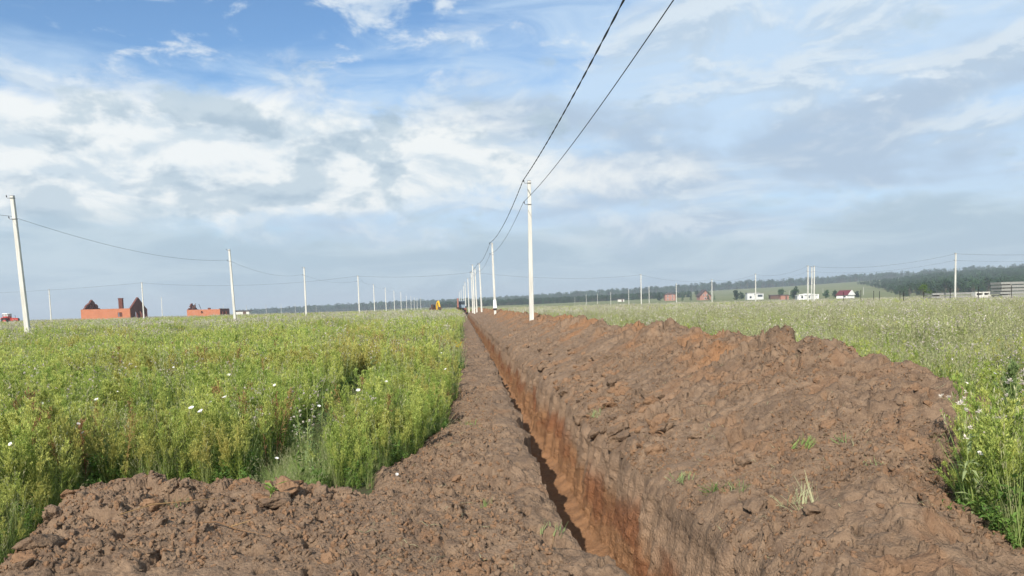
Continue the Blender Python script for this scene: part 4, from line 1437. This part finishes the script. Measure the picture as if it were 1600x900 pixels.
def tractor():
    x, y = spot(21.5, 190)
    e = empty('tractor', (x, y, 0.0), R(8))
    tag(e, 'red tractor with a pale roofed cab at the left edge', 'tractor')
    MB().prism([(-2.0, 0.8), (1.7, 0.8), (1.7, 1.5), (0.3, 1.62), (-2.0, 1.55)], -0.45, 0.45, 'y').build('body', M_RED, e)
    cab = MB().box((-0.9, 0, 1.75), (1.5, 1.4, 0.5)).build('cab', M_RED, e)
    mb = MB()
    for i in (-0.7, 0.0, 0.7):
        for j in (-0.66, 0.66): mb.box((-0.9 + i, j, 2.3), (0.08, 0.08, 0.62))
    mb.build('cab_post', M_RED, cab)
    MB().box((-0.9, 0, 2.3), (1.36, 1.28, 0.6)).build('cab_window', simple('pale_glass', (0.42, 0.46, 0.46), 0.15, spec=0.5), cab)
    MB().box((-0.9, 0, 2.68), (1.7, 1.55, 0.14), taper=0.92).build('cab_roof', M_WHITE, cab)
    for s in (-1, 1):
        wheel(e, (-1.2, s * 0.85, 0.8), 0.8, 0.4, M_RED, 'y')
        wheel(e, (1.2, s * 0.75, 0.5), 0.5, 0.28, M_RED, 'y')
        MB().prism([(-2.05, 1.2), (-1.9, 1.75), (-0.6, 1.75), (-0.35, 1.3), (-0.8, 1.62), (-1.6, 1.62)], s * 0.85 - 0.2, s * 0.85 + 0.2, 'y').build('fender', M_RED, e)
    MB().tube([(0.9, 0.1, 1.5), (0.9, 0.1, 2.3)], 0.04, 6).build('exhaust', M_BLACK, e)
    MB().box((1.75, 0, 1.15), (0.06, 0.7, 0.5)).build('grille', M_BLACK, e)


backhoe()
excavator()
tractor()

# ------------------------------------------------------------------ clods and crumbs on the spoil
def surf_pts(P, n, ylo, yhi, c0, c1, bias=1.6):
    ok_r = np.where((P[:, 0, 1] > ylo) & (P[:, 0, 1] < yhi))[0]
    ri = ok_r[(rng.uniform(0, 1, n) ** 1.0 * (len(ok_r) - 1)).astype(int)]
    ci = (c0 + rng.uniform(0, 1, n) * (c1 - c0) * (P.shape[1] - 1)).astype(int)
    return ri, ci, P[ri, ci]


def clod_variant(seed, sub=4):
    import bmesh
    bm = bmesh.new()
    bmesh.ops.create_icosphere(bm, subdivisions=sub, radius=1.0)
    co = np.array([v.co[:] for v in bm.verts])
    n = fbm(co[:, 0] * 0.9 + seed * 9.1, co[:, 1] * 0.9, co[:, 2] * 0.9 + seed, 2, seed=seed)
    n2 = fbm(co[:, 0] * 3.4 + seed * 3.1, co[:, 1] * 3.4, co[:, 2] * 3.4, 3, gain=0.6, seed=seed + 40)
    # chipped planes
    for k in range(11):
        d = np.array(rdir(-70, 90)); lim = U(0.45, 0.8)
        ex = np.maximum(0, co @ d - lim)
        co = co - ex[:, None] * d[None, :] * 0.9
    n3 = fbm(co[:, 0] * 9 + seed, co[:, 1] * 9, co[:, 2] * 9, 2, gain=0.6, seed=seed + 60)
    co = co * (1 + 0.42 * n + 0.34 * n2 + (0.13 * n3 if sub > 2 else 0))[:, None] * np.array([1.0, 0.85, 0.78])
    for v, c in zip(bm.verts, co): v.co = c
    me = bpy.data.meshes.new('clod')
    bm.to_mesh(me); bm.free()
    me.polygons.foreach_set('use_smooth', [True] * len(me.polygons))
    a = me.attributes.new('soil', 'FLOAT_COLOR', 'POINT')
    v = [0.0, 0.0, 0.0, 1.0] if seed % 4 else [0.6, 0.1, 0.0, 1.0]
    a.data.foreach_set('color', np.tile(v, len(me.vertices)).astype(np.float32))
    me.materials.append(M_SOIL)
    return me


CLODS = [clod_variant(i) for i in range(12)]
CRUMB = []
for i in range(6):
    CRUMB.append(bpy.data.objects.new('crumb', clod_variant(20 + i, 2)))


def put_clods(parent, P, n, ylo, yhi, c0, c1, r0, r1, pick=None):
    ri, ci, p = surf_pts(P, n, ylo, yhi, c0, c1)
    for k in range(n):
        q = p[k]
        r = min(0.15, 1.15 * (r0 + (r1 - r0) * random.random() ** 2.5))
        o = bpy.data.objects.new('clod', CLODS[(pick or random.randrange)(12)])
        col.objects.link(o)
        o.parent = parent
        o.location = (q[0], q[1], q[2] - r * 0.05)
        o.rotation_euler = (U(-0.6, 0.6), U(-0.6, 0.6), U(0, 6.28))
        o.scale = (r * U(0.8, 1.25), r * U(0.8, 1.25), r * U(0.7, 1.1))


def red_pick(n): return random.choice([0, 4, 8, 4, 0, 1, 2, 3, 5, 6])


put_clods(bank, PB, 95, 4.2, 9.0, 0.03, 0.62, 0.025, 0.085)
put_clods(bank, PB, 100, 7.5, 14.0, 0.54, 0.80, 0.05, 0.20, red_pick)
put_clods(bank, PB, 75, 13.0, 38.0, 0.50, 0.80, 0.07, 0.20, red_pick)
mp = np.array([v.co[:] for v in mnd.data.vertices]).reshape(-1, len(np.arange(-4.3, -0.735, 0.0125)), 3)
sel = mp[(mp[:, :, 2] > 0.10) & (mp[:, :, 1] > 4.2)]
for k in range(60):
    q = sel[rng.integers(0, len(sel))]
    crest = q[2] > 0.27
    r = 0.03 + 0.06 * random.random() ** 2.5 + (0.06 * random.random() if crest else 0)
    o = bpy.data.objects.new('clod', CLODS[random.randrange(12)])
    col.objects.link(o); o.parent = mnd
    o.location = (q[0], q[1], q[2] + r * 0.06)
    o.rotation_euler = (U(-0.6, 0.6), U(-0.6, 0.6), U(0, 6.28))
    o.scale = (r * U(0.8, 1.3), r * U(0.8, 1.3), r * U(0.7, 1.1))
put_clods(strip, PL, 60, 4.4, 11.0, 0.25, 0.95, 0.02, 0.06)


def crumbs(parent, pts, label):
    n = len(pts)
    s = 0.005 + 0.024 * rng.uniform(0, 1, n) ** 3.5
    scl = np.stack([s * rng.uniform(0.8, 1.3, n), s * rng.uniform(0.8, 1.3, n), s * rng.uniform(0.7, 1.1, n)], -1)
    rot = rng.uniform(-3, 3, (n, 3))
    o = scatter('crumbs', pts, rot, scl, rng.integers(0, 6, n), CRUMB, None, None, 'stuff', parent)


_, _, p = surf_pts(PB, 60000, 4.0, 15.0, 0.0, 0.8)
keepc = fbm(p[:, 0] * 1.6 + 33.7, p[:, 1] * 1.6 + 16.3, None, 3, seed=43) + rng.normal(0, 0.2, len(p)) > 0.05
p = p[keepc]
crumbs(bank, p, '')
_, _, p = surf_pts(PL, 11000, 4.0, 14.0, 0.2, 1.0)
crumbs(strip, p, '')
crumbs(mnd, sel[rng.integers(0, len(sel), 9000)], '')

STRAW = []
for i in range(4):
    pl = Plant()
    for k in range(3):
        a = U(0, 6.28); L = U(0.04, 0.13)
        pl.strip([(0, 0, 0.004), (math.cos(a) * L * .5, math.sin(a) * L * .5, U(0.0, 0.03)), (math.cos(a) * L, math.sin(a) * L, 0.006)], 0.0035, 0.001)
    STRAW.append(source('straw', pl, [L_SEED]))
for par, PP, n, c0, c1 in ((bank, PB, 260, 0.0, 0.7), (strip, PL, 90, 0.3, 1.0)):
    _, _, p = surf_pts(PP, n, 4.2, 13.0, c0, c1)
    s = rng.uniform(0.5, 1.2, n)
    scatter('straw', p, np.stack([rng.normal(0, .2, n), rng.normal(0, .2, n), rng.uniform(0, 6, n)], -1), np.stack([s, s, s], -1), rng.integers(0, 4, n), STRAW, None, None, 'stuff', par)

# ------------------------------------------------------------------ weeds of the meadow
def in_view(x, y, margin=4.0):
    d = x * math.sin(YAW) + y * math.cos(YAW)
    l = x * math.cos(YAW) - y * math.sin(YAW)
    return (np.abs(l) < d * 0.75 + margin) & (d > 1.5)


def sector_points(n, r0, r1, power=2.0):
    """points spread over the meadow in view, radius r0 to r1"""
    a = rng.uniform(R(-46), R(52), n)
    r = (rng.uniform(r0 ** power, r1 ** power, n)) ** (1 / power)
    x, y = r * np.sin(a), r * np.cos(a)
    return x, y


MP_X0, MP_Y0 = -4.3, 2.2


def free(x, y, pad=0.0):
    """True where weeds grow: off the spoil, the trench, the wheel track"""
    edge = np.interp(y, [-3, 6, 7.3, 8.2, 10.5, 40, 190], [-0.75, -0.75, -0.85, -0.50, -0.22, -0.22, -0.22]) + 0.12 * vnoise(y * 1.7, y * 0, None, 301)
    left_ok = x < edge - pad
    m = mound(x, y)
    left_ok &= ~((y < 6.9) & (y > 0) & (m > 0.00) & (x > -4.0)) | (x < -3.9)
    left_ok &= ~((x > -3.6) & (y < 4.6))
    foot = np.interp(y, [-3, 4.2, 4.9, 5.6, 6.1, 6.5, 7.2, 9, 190], [3.4, 3.35, 3.55, 4.25, 5.05, 5.75, 5.9, 5.8, 5.6]) + 0.18 * vnoise(y * 1.3, y * 0 + 3, None, 303)
    right_ok = x > foot + pad
    return left_ok | right_ok | (y > TRENCH_END + 2)


def track(x, y):
    c = -1.62 - 0.03 * (y - 7) + 0.10 * vnoise(y * 0.9, y * 0, None, 305)
    w = 0.30 * (1 - sstep(12, 17, y)) + 0.02 * sstep(6, 7, y)
    return (np.abs(x - c) < w) & (y > 5.5) & (y < 17)


HW = variants('horseweed', 7, lambda mb, i: horseweed(mb, U(0.75, 1.0)), [L_HORSE, L_STEM, L_PANIC])
HW2 = variants('horseweed_clump', 5, lambda mb, i: [horseweed(mb, U(0.7, 1.0), 0.36, (U(-.22, .22), U(-.22, .22), 0), 1.9) for _ in range(6)], [L_HORSE, L_STEM, L_PANIC])
HW3 = variants('weed_clump', 5, lambda mb, i: [horseweed(mb, U(0.65, 1.0), 0.16, (U(-.6, .6), U(-.6, .6), 0), 4.2) for _ in range(9)], [L_HORSE, L_STEM, L_PANIC])
BU = variants('leafy_weed', 5, lambda mb, i: bushy(mb, U(0.45, 0.65)), [L_DARK, L_STEM])
BU2 = variants('leafy_clump', 4, lambda mb, i: [bushy(mb, U(0.4, 0.65), 0.4, (U(-.25, .25), U(-.25, .25), 0), 1.7) for _ in range(4)], [L_DARK, L_STEM])
GR = variants('grass_tuft', 5, lambda mb, i: grass(mb, U(0.7, 0.95), 26, 4), [L_GRASS, L_STEM, L_SEED])
GR2 = variants('grass_clump', 5, lambda mb, i: [grass(mb, U(0.65, 1.0), 9, 3, 2.2, (U(-.3, .3), U(-.3, .3), 0)) for _ in range(5)], [L_GREYG, L_STEM, L_SEED])
GR3 = variants('grass_mass', 5, lambda mb, i: [grass(mb, U(0.65, 1.0), 6, 2, 4.5, (U(-.7, .7), U(-.7, .7), 0)) for _ in range(8)], [L_GREYG, L_STEM, L_SEED])
TH = variants('thistle', 5, lambda mb, i: thistle(mb, U(0.8, 1.05)), [L_GREYG, L_STEM, L_FLUFF])
TH2 = variants('thistle_clump', 5, lambda mb, i: [thistle(mb, U(0.75, 1.05), 0.4, (U(-.3, .3), U(-.3, .3), 0), 1.8, 7) for _ in range(5)], [L_GREYG, L_STEM, L_FLUFF])
TH3 = variants('thistle_mass', 4, lambda mb, i: [thistle(mb, U(0.75, 1.05), 0.2, (U(-.7, .7), U(-.7, .7), 0), 3.6, 5) for _ in range(8)], [L_GREYG, L_STEM, L_FLUFF])
DR = variants('dry_stalk', 4, lambda mb, i: drystalk(mb, U(0.35, 0.6)), [L_DRY])


def plants(name, label, x, y, vs, smin, smax, keep=None, tilt=0.10):
    k = free(x, y) & in_view(x, y)
    if keep is not None: k &= keep(x, y)
    x, y = x[k], y[k]
    n = len(x)
    s = rng.uniform(smin, smax, n) * (1 + 0.30 * fbm(x * 0.6, y * 0.6, None, 3, seed=311))
    ed = np.interp(y, [-3, 6, 7.3, 8.2, 10.5, 40, 190], [-0.75, -0.75, -0.85, -0.50, -0.22, -0.22, -0.22])
    s = s * (1 - 0.38 * np.clip(1 - np.abs(ed - x) / 0.7, 0, 1) * (y < 30) * rng.uniform(0.2, 1, n))
    s = s * (1 - 0.55 * ((x < 0) & (y < 8.4)) * np.clip(1 - (y - 5.8) / 2.4, 0, 1) * rng.uniform(0.3, 1, n) * (x > -3.6))
    rot = np.stack([rng.normal(0, tilt, n), rng.normal(0, tilt, n), rng.uniform(0, 6.28, n)], -1)
    z = hill_h(x, y) - 0.01
    scatter(name, np.stack([x, y, z], -1), rot, np.stack([s, s, s], -1), rng.integers(0, len(vs), n), vs, label, 'weeds')


def dens(fr, seed, sc=0.9, soft=0.25):
    """keeps a patchy share of the plants"""
    def f(x, y):
        p = 0.5 + 1.3 * fbm(x * sc, y * sc, None, 3, seed=seed)
        return rng.uniform(0, 1, len(x)) < np.clip(p * fr * 2, 0, 1)
    return f


def both(*fs):
    return lambda x, y: np.logical_and.reduce([f(x, y) for f in fs])


LEFT = lambda x, y: x < 1
RIGHT = lambda x, y: x > 1
OFFTRACK = lambda x, y: ~track(x, y)

x, y = sector_points(21000, 3.5, 17, 1.7)
plants('horseweed', 'bright yellow green feathery weeds filling the left meadow', x, y, HW, 0.52, 0.98, both(LEFT, OFFTRACK, dens(0.80, 321)))
x, y = sector_points(26000, 15, 48, 1.35)
plants('horseweed_stand', 'feathery green weeds farther out in the left meadow', x, y, HW2, 0.60, 1.02, both(LEFT, dens(0.62, 323, 0.5)))
x, y = sector_points(26000, 42, 190, 1.2)
plants('distant_weeds', 'hazy green weeds far out across the meadow', x, y, HW3, 0.7, 1.0, both(dens(0.45, 325), lambda x, y: (x < 1) | (rng.uniform(0, 1, len(x)) < 0.3)))
x, y = sector_points(9000, 3.5, 17, 1.7)
plants('leafy_weed', 'dark green leafy weeds low among the taller stems', x, y, BU, 0.45, 0.95, both(OFFTRACK, dens(0.36, 327)))
x, y = sector_points(9000, 3.5, 16, 1.7)
plants('roadside_weed', 'yellow green feathery weeds at the right foot of the bank', x, y, HW, 0.55, 0.9, both(RIGHT, dens(0.6, 328)))
n = 900
plants('corner_weed', 'bright leafy weeds crowding the near right corner', rng.uniform(3.4, 7.0, n), rng.uniform(3.6, 8.5, n), HW + BU[:2], 0.5, 0.85)
x, y = sector_points(11000, 14, 60, 1.35)
plants('green_weed_stand', 'green feathery weeds mixed into the right meadow', x, y, HW2, 0.6, 0.88, both(RIGHT, dens(0.5, 330)))
x, y = sector_points(7000, 15, 60, 1.4)
plants('leafy_weed_clump', 'dark leafy clumps scattered through the middle meadow', x, y, BU2, 0.7, 1.15, dens(0.30, 329, 0.2))
x, y = sector_points(16000, 3.5, 20, 1.6)
plants('tall_grass', 'tall green grass with pale seed heads behind the soil bank', x, y, GR, 0.8, 1.2, both(lambda x, y: ((x > 1) & (rng.uniform(0, 1, len(x)) < 0.25 + 0.75 * sstep(6, 11, np.hypot(x, y)))) | (rng.uniform(0, 1, len(x)) < 0.24), OFFTRACK))
x, y = sector_points(22000, 17, 60, 1.35)
plants('pale_grass', 'pale grey green grass covering the right meadow', x, y, GR2, 0.8, 1.08, lambda x, y: (x > 1) | (rng.uniform(0, 1, len(x)) < 0.22))
x, y = sector_points(24000, 50, 260, 1.2)
plants('distant_grass', 'pale dry grass far out towards the horizon', x, y, GR3, 0.65, 0.95, lambda x, y: (x > 1) | (rng.uniform(0, 1, len(x)) < 0.35))
x, y = sector_points(7000, 4, 22, 1.6)
plants('thistle', 'thistles gone to beige fluff among the grass on the right', x, y, TH, 0.8, 1.12, lambda x, y: ((x > 1) & (rng.uniform(0, 1, len(x)) < 0.32)) | ((x < 1) & (rng.uniform(0, 1, len(x)) < 0.20) & (vnoise(x * 0.6, y * 0.6, None, 341) > 0.0)))
x, y = sector_points(16000, 17, 75, 1.35)
plants('thistle_stand', 'beige fluffy thistle stand across the right meadow', x, y, TH2, 0.75, 1.02, lambda x, y: ((x > 1) & (rng.uniform(0, 1, len(x)) < 0.20 + 0.35 * sstep(22, 50, y))) | ((x < 1) & (y > 26) & (rng.uniform(0, 1, len(x)) < 0.3)))
x, y = sector_points(14000, 60, 240, 1.2)
plants('distant_thistles', 'greyish pink haze of thistle fluff near the horizon', x, y, TH3, 0.75, 1.0, dens(0.6, 331, 0.06))
x, y = sector_points(6500, 3.8, 22, 1.7)
plants('dry_stalks', 'dry reddish brown stalks at the foot of the weeds', x, y, DR, 0.8, 1.6, both(LEFT, lambda x, y: fbm(x * 0.5, y * 0.5, None, 2, seed=343) > 0.08), 0.25)
HWD = variants('withered_weed', 4, lambda mb, i: horseweed(mb, U(0.7, 1.0), 0.6), [L_OLD, L_DRY, L_OLD])
x, y = sector_points(9000, 3.8, 26, 1.7)
plants('withered_weed', 'rusty withered weeds in patches of the left meadow', x, y, HWD, 0.65, 1.05, both(LEFT, OFFTRACK, lambda x, y: fbm(x * 0.45, y * 0.45, None, 3, seed=347) + rng.normal(0, 0.12, len(x)) > 0.26), 0.18)
# short fringe where the weeds meet bare soil
n = 75000
x = rng.uniform(-7.0, 7.5, n); y = rng.uniform(3.6, 24, n)
k = free(x, y) & ~(free(x + 0.5, y) & free(x - 0.5, y) & free(x, y - 0.6)) & ~track(x, y)
plants('edge_grass', 'short grass and seedlings along the edges of the soil', x[k], y[k], GR + BU + HW[:4], 0.28, 0.68, None, 0.25)
# short trampled grass in the wheel track
n = 900
ty = rng.uniform(6.3, 16, n)
tx = -1.62 - 0.03 * (ty - 7) + rng.uniform(-0.30, 0.30, n)
s = rng.uniform(0.22, 0.42, n)
scatter('trampled_grass', np.stack([tx, ty, np.zeros(n)], -1), np.stack([rng.normal(0, .4, n), rng.normal(0, .4, n), rng.uniform(0, 6, n)], -1), np.stack([s, s, s], -1), rng.integers(0, 5, n), GR, 'flattened grass in the wheel track through the left weeds', 'grass')

# ------------------------------------------------------------------ single plants and blossoms
def ground_z(x, y, P):
    i = np.searchsorted(P[:, 0, 1], y)
    j = np.argmin(np.abs(P[i, :, 0] - x))
    return float(P[i, j, 2])


def tuft(x, y, z, h, nb, label, mats=None, lean=(0, 0), name='grass_tuft'):
    e = empty(name, (x, y, z - 0.02))
    e.rotation_euler = (lean[0], lean[1], U(0, 6))
    tag(e, label, 'grass tuft', 'tufts torn up with the soil')
    mb = Plant()
    for k in range(6):
        sub = Plant()
        grass(sub, h * U(0.6, 1.1), max(5, nb // 5), 0, U(0.8, 1.1), (0, 0, 0), 0.10)
        q = Matrix.Translation((U(-.09, .09), U(-.09, .09), 0.005)) @ Matrix.Rotation(U(0, 6.28), 4, 'Z') @ Matrix.Rotation(U(0.1, 1.15), 4, 'X')
        mb.add([q @ Vector(v) for v in sub.v], sub.f)
    bl, rt = Plant(), Plant()
    bl.v, bl.f, bl.m = mb.v, mb.f, mb.m
    bl.build('blades', mats or L_GRASS, e)
    for i in range(10):
        d = rdir(-50, 5)
        rt.strip([(0, 0, 0.02), d * U(0.03, 0.08)], 0.005, 0.001)
    rt.build('roots', L_DRY, e)


for (x, y, h, nb, lab, m) in [
    (2.95, 6.2, 0.16, 60, 'bright green grass tuft lying low on the bank slope', L_GRASS),
    (3.25, 6.15, 0.14, 24, 'dull green tuft right of the bright tuft on the slope', L_GREYG),
    (2.35, 5.0, 0.32, 40, 'pale torn grass tuft upright at the bottom edge of the bank', L_SEED),
    (1.98, 5.75, 0.18, 40, 'dark green tuft hanging at the trench lip', L_DARK),
    (1.90, 6.25, 0.18, 36, 'faded tuft at the trench lip beyond the dark tuft', L_GREYG),
    (2.10, 5.6, 0.16, 30, 'small withered tuft on the bank right of the lip tufts', L_GREYG),
    (3.1, 5.4, 0.12, 24, 'small flattened tuft low on the bank near its right foot', L_GREYG),
    (1.85, 10.2, 0.22, 40, 'far grey green tuft overhanging the trench edge', L_GREYG)]:
    tuft(x, y, ground_z(x, y, PB), h, nb, lab, m)
for (x, y, h, nb, lab, m) in [
    (0.20, 5.6, 0.12, 30, 'small green tuft on the soil left of the trench', L_GRASS),
    (0.60, 5.0, 0.12, 34, 'pale green tuft at the near left trench edge', L_GREYG),
    (0.02, 9.4, 0.14, 26, 'tiny green tuft on the soil strip farther along', L_GRASS)]:
    tuft(x, y, ground_z(x, y, PL), h, nb, lab, m)


def mz(x, y): return float(h_left(np.array([x]), np.array([y]))[0])


def leafy_sprout(x, y, z, h, label, n=9, mats=(L_FRESH, L_STEM)):
    e = empty('leafy_sprout', (x, y, z - 0.02), U(0, 6))
    tag(e, label, 'plant', 'sprouts on the soil heaps')
    pts = stem_curve(h, 0.3)
    st, lf = Plant(), Plant()
    st.tube(pts, [0.004, 0.0035, 0.003, 0.0025, 0.002, 0.001], 4)
    for i in range(n):
        lf.leaf(along(pts, U(0.1, 1)), rdir(5, 60), U(0.07, 0.12), U(0.025, 0.045), 0, U(0, 0.6), U(-0.4, 0.4))
    st.build('stem', mats[1], e)
    lf.build('leaves', mats[0], e)


leafy_sprout(-1.42, 5.35, mz(-1.42, 5.35), 0.16, 'green leafy sprout on the crest of the near left heap')
leafy_sprout(-1.50, 6.75, 0.0, 0.42, 'broad leaved green sprout at the mouth of the wheel track', 16)
tuft(-2.05, 5.2, mz(-2.05, 5.2), 0.15, 26, 'withered green tuft on top of the near left heap', L_GREYG)
for x, y, a, lab in [(-2.0, 5.05, 0.5, 'dry twig lying on the near left heap'), (-1.55, 4.75, -0.6, 'long dry stalk on the slope of the near left heap')]:
    e = empty('dry_twig', (x, y, mz(x, y) + 0.03), a)
    tag(e, lab, 'twig', 'twigs on the soil heaps')
    MB().tube([(-0.3, 0, 0.0), (-0.1, 0.02, 0.03), (0.15, -0.01, 0.02), (0.36, 0.03, 0.0)], [0.0035, 0.0035, 0.003, 0.0015], 5).build('stalk', L_DRY, e)
    MB().tube([(0.05, 0, 0.02), (0.14, 0.09, 0.05)], [0.004, 0.002], 4).build('side_shoot', L_DRY, e)

# tall grey green weeds in the near right corner
for (x, y, h, lab) in [(4.45, 5.75, 1.02, 'tall pale grey green weed standing at the right foot of the bank'), (4.15, 5.35, 0.72, 'shorter weed left of the tall pale weed on the right'), (4.75, 5.6, 0.80, 'green weed right of the tall pale weed')]:
    e = empty('tall_weed', (x, y, 0), U(0, 6))
    tag(e, lab, 'weed', 'tall weeds at the right edge')
    mb = Plant(); horseweed(mb, h, 1.7, (0, 0, 0), 1.3)
    parts = {0: ('leaves', L_GREYG), 1: ('stem', L_STEM), 2: ('panicle', L_GREYG if h > 1 else L_PANIC)}
    for k, (nm, mt) in parts.items():
        p = MB()
        for f, m in zip(mb.f, mb.m):
            if m == k: p.add([mb.v[i] for i in f], [tuple(range(len(f)))])
        p.build(nm, mt, e)

# white bindweed blossoms
bl = MB()
vs, fs = [(0, 0, 0)], []
nseg = 15
for ring, (r, z) in enumerate([(0.006, 0.012), (0.014, 0.022), (0.030, 0.030)]):
    for k in range(nseg):
        a = 2 * math.pi * k / nseg
        q = 1 + (0.10 * math.cos(5 * a) if ring == 2 else 0)
        vs.append((r * q * math.cos(a), r * q * math.sin(a), z))
for k in range(nseg): fs.append((0, 1 + k, 1 + (k + 1) % nseg))
for ring in (0, 1):
    for k in range(nseg):
        a, b = 1 + ring * nseg + k, 1 + ring * nseg + (k + 1) % nseg
        fs.append((a, a + nseg, b + nseg, b))
bl.add(vs, fs)
BLOOM = bl.mesh('blossom', L_PETAL, True)
CENTRE = MB().tube([(0, 0, 0.008), (0, 0, 0.024)], [0.004, 0.002], 6).mesh('centre', L_YELLOW)
STALK = MB().tube([(0, 0, -0.5), (0.01, 0, -0.2), (0, 0, 0.002)], [0.003, 0.003, 0.002], 4).mesh('stalk', L_STEM)


def blossom(x, y, z, label, group, s=1.0):
    e = empty('bindweed_flower', (x, y, z))
    e.rotation_euler = (U(0.2, 0.9), U(-0.4, 0.4), U(-0.6, 0.6))
    e.scale = (s, s, s)
    tag(e, label, 'flower', group)
    link_mesh('blossom', BLOOM, None, e)
    link_mesh('centre', CENTRE, None, e)
    st = link_mesh('stalk', STALK, None, e)


def ray_at(px, py, z):
    """point at height z seen at a picture position"""
    M = camo.matrix_world
    d = M.to_3x3() @ Vector(((px - 800) / F, (560 - py) / F, -1.0))
    t = (z - CAM_H) / d.z
    return Vector((0, 0, CAM_H)) + d * t


def weed_top(px, py, z):
    """highest point among the weeds (not over bare soil) on that line of sight"""
    while z > 0.06:
        p = ray_at(px, py, z)
        if free(np.array([p.x]), np.array([p.y]), 0.05)[0] : break
        z -= 0.04
    return p


ORD = ['first', 'second', 'third', 'fourth', 'fifth', 'sixth', 'seventh', 'eighth', 'ninth', 'tenth', 'eleventh', 'twelfth', 'thirteenth', 'fourteenth', 'fifteenth', 'sixteenth', 'seventeenth', 'eighteenth', 'nineteenth', 'twentieth', 'twenty first', 'twenty second', 'twenty third', 'twenty fourth', 'twenty fifth']
for i, (px, py) in enumerate(sorted([(38, 645), (129, 678), (18, 695), (152, 626), (330, 631), (352, 623), (432, 718), (661, 661), (676, 658), (604, 598), (620, 742), (498, 636), (358, 588), (183, 613), (300, 640), (271, 575), (122, 664), (65, 632), (430, 603), (560, 612), (315, 645), (108, 582), (690, 552), (697, 578)])):
    p = weed_top(px, py, U(0.70, 0.84))
    blossom(p.x, p.y, p.z, f'white bindweed blossom in the left meadow, {ORD[i]} from the left', 'white blossoms in the left meadow', U(0.45, 0.85))
for i, (px, py) in enumerate(sorted([(1530, 711), (1524, 817), (1583, 630), (1487, 563), (1561, 705), (1541, 640), (1510, 600), (1350, 560), (1590, 690), (1468, 520), (1553, 585)])):
    p = weed_top(px, py, 0.55 if py > 600 else 0.75)
    blossom(p.x, p.y, p.z, f'white bindweed blossom right of the bank, {ORD[i]} from the left', 'white blossoms in the right meadow', U(0.55, 0.9))
for px, py, lab in [(20, 535, 'yellow flowering weed below the large leaning pole'), (45, 534, 'second yellow flowering weed right of the leaning pole foot'), (716, 536, 'orange yellow flower head at the edge of the soil strip')]:
    p = ray_at(px, py, 0.82)
    e = empty('yellow_flower', (p.x, p.y, 0))
    tag(e, lab, 'flower', 'yellow flowers in the weeds')
    st, hd = Plant(), Plant()
    for i in range(5 if px < 100 else 2):
        q = Vector((U(-.25, .25), U(-.25, .25), 0)) if px < 100 else Vector((U(-.03, .03), U(-.03, .03), 0))
        pts = [v + q for v in stem_curve(0.82 * U(0.9, 1.02), 0.05)]
        st.tube(pts, 0.005, 4)
        for k in range(8 if px < 100 else 4): fluffhead(hd, pts[-1] + Vector((U(-.07, .07), U(-.07, .07), U(-.08, .03))), 0.03, 0, 12)
    st.build('stem', L_STEM, e)
    hd.build('flower_head', L_YELLOW, e)

# ------------------------------------------------------------------ air
hz = MB().box((0, 0, 32), (10400, 10400, 96))
HAZE_DENSITY = 0.00032
hm = bpy.data.materials.new('haze_air')
hm.use_nodes = True
ht = hm.node_tree
for nd in list(ht.nodes):
    if nd.type != 'OUTPUT_MATERIAL': ht.nodes.remove(nd)
vol = ht.nodes.new('ShaderNodeVolumePrincipled')
vol.inputs['Color'].default_value = (0.82, 0.90, 1.0, 1)
vol.inputs['Density'].default_value = HAZE_DENSITY
vol.inputs['Anisotropy'].default_value = 0.2
ht.links.new(vol.outputs[0], ht.nodes['Material Output'].inputs['Volume'])
hzo = hz.build('haze', hm)
tag(hzo, 'pale blue air that fades the far forest', 'haze', kind='stuff')
scene.cycles.volume_step_rate = 10
scene.cycles.volume_max_steps = 32
scene.cycles.max_bounces = 6
scene.cycles.transparent_max_bounces = 8
scene.cycles.use_adaptive_sampling = True
scene.cycles.adaptive_threshold = 0.02
scene.cycles.use_denoising = True
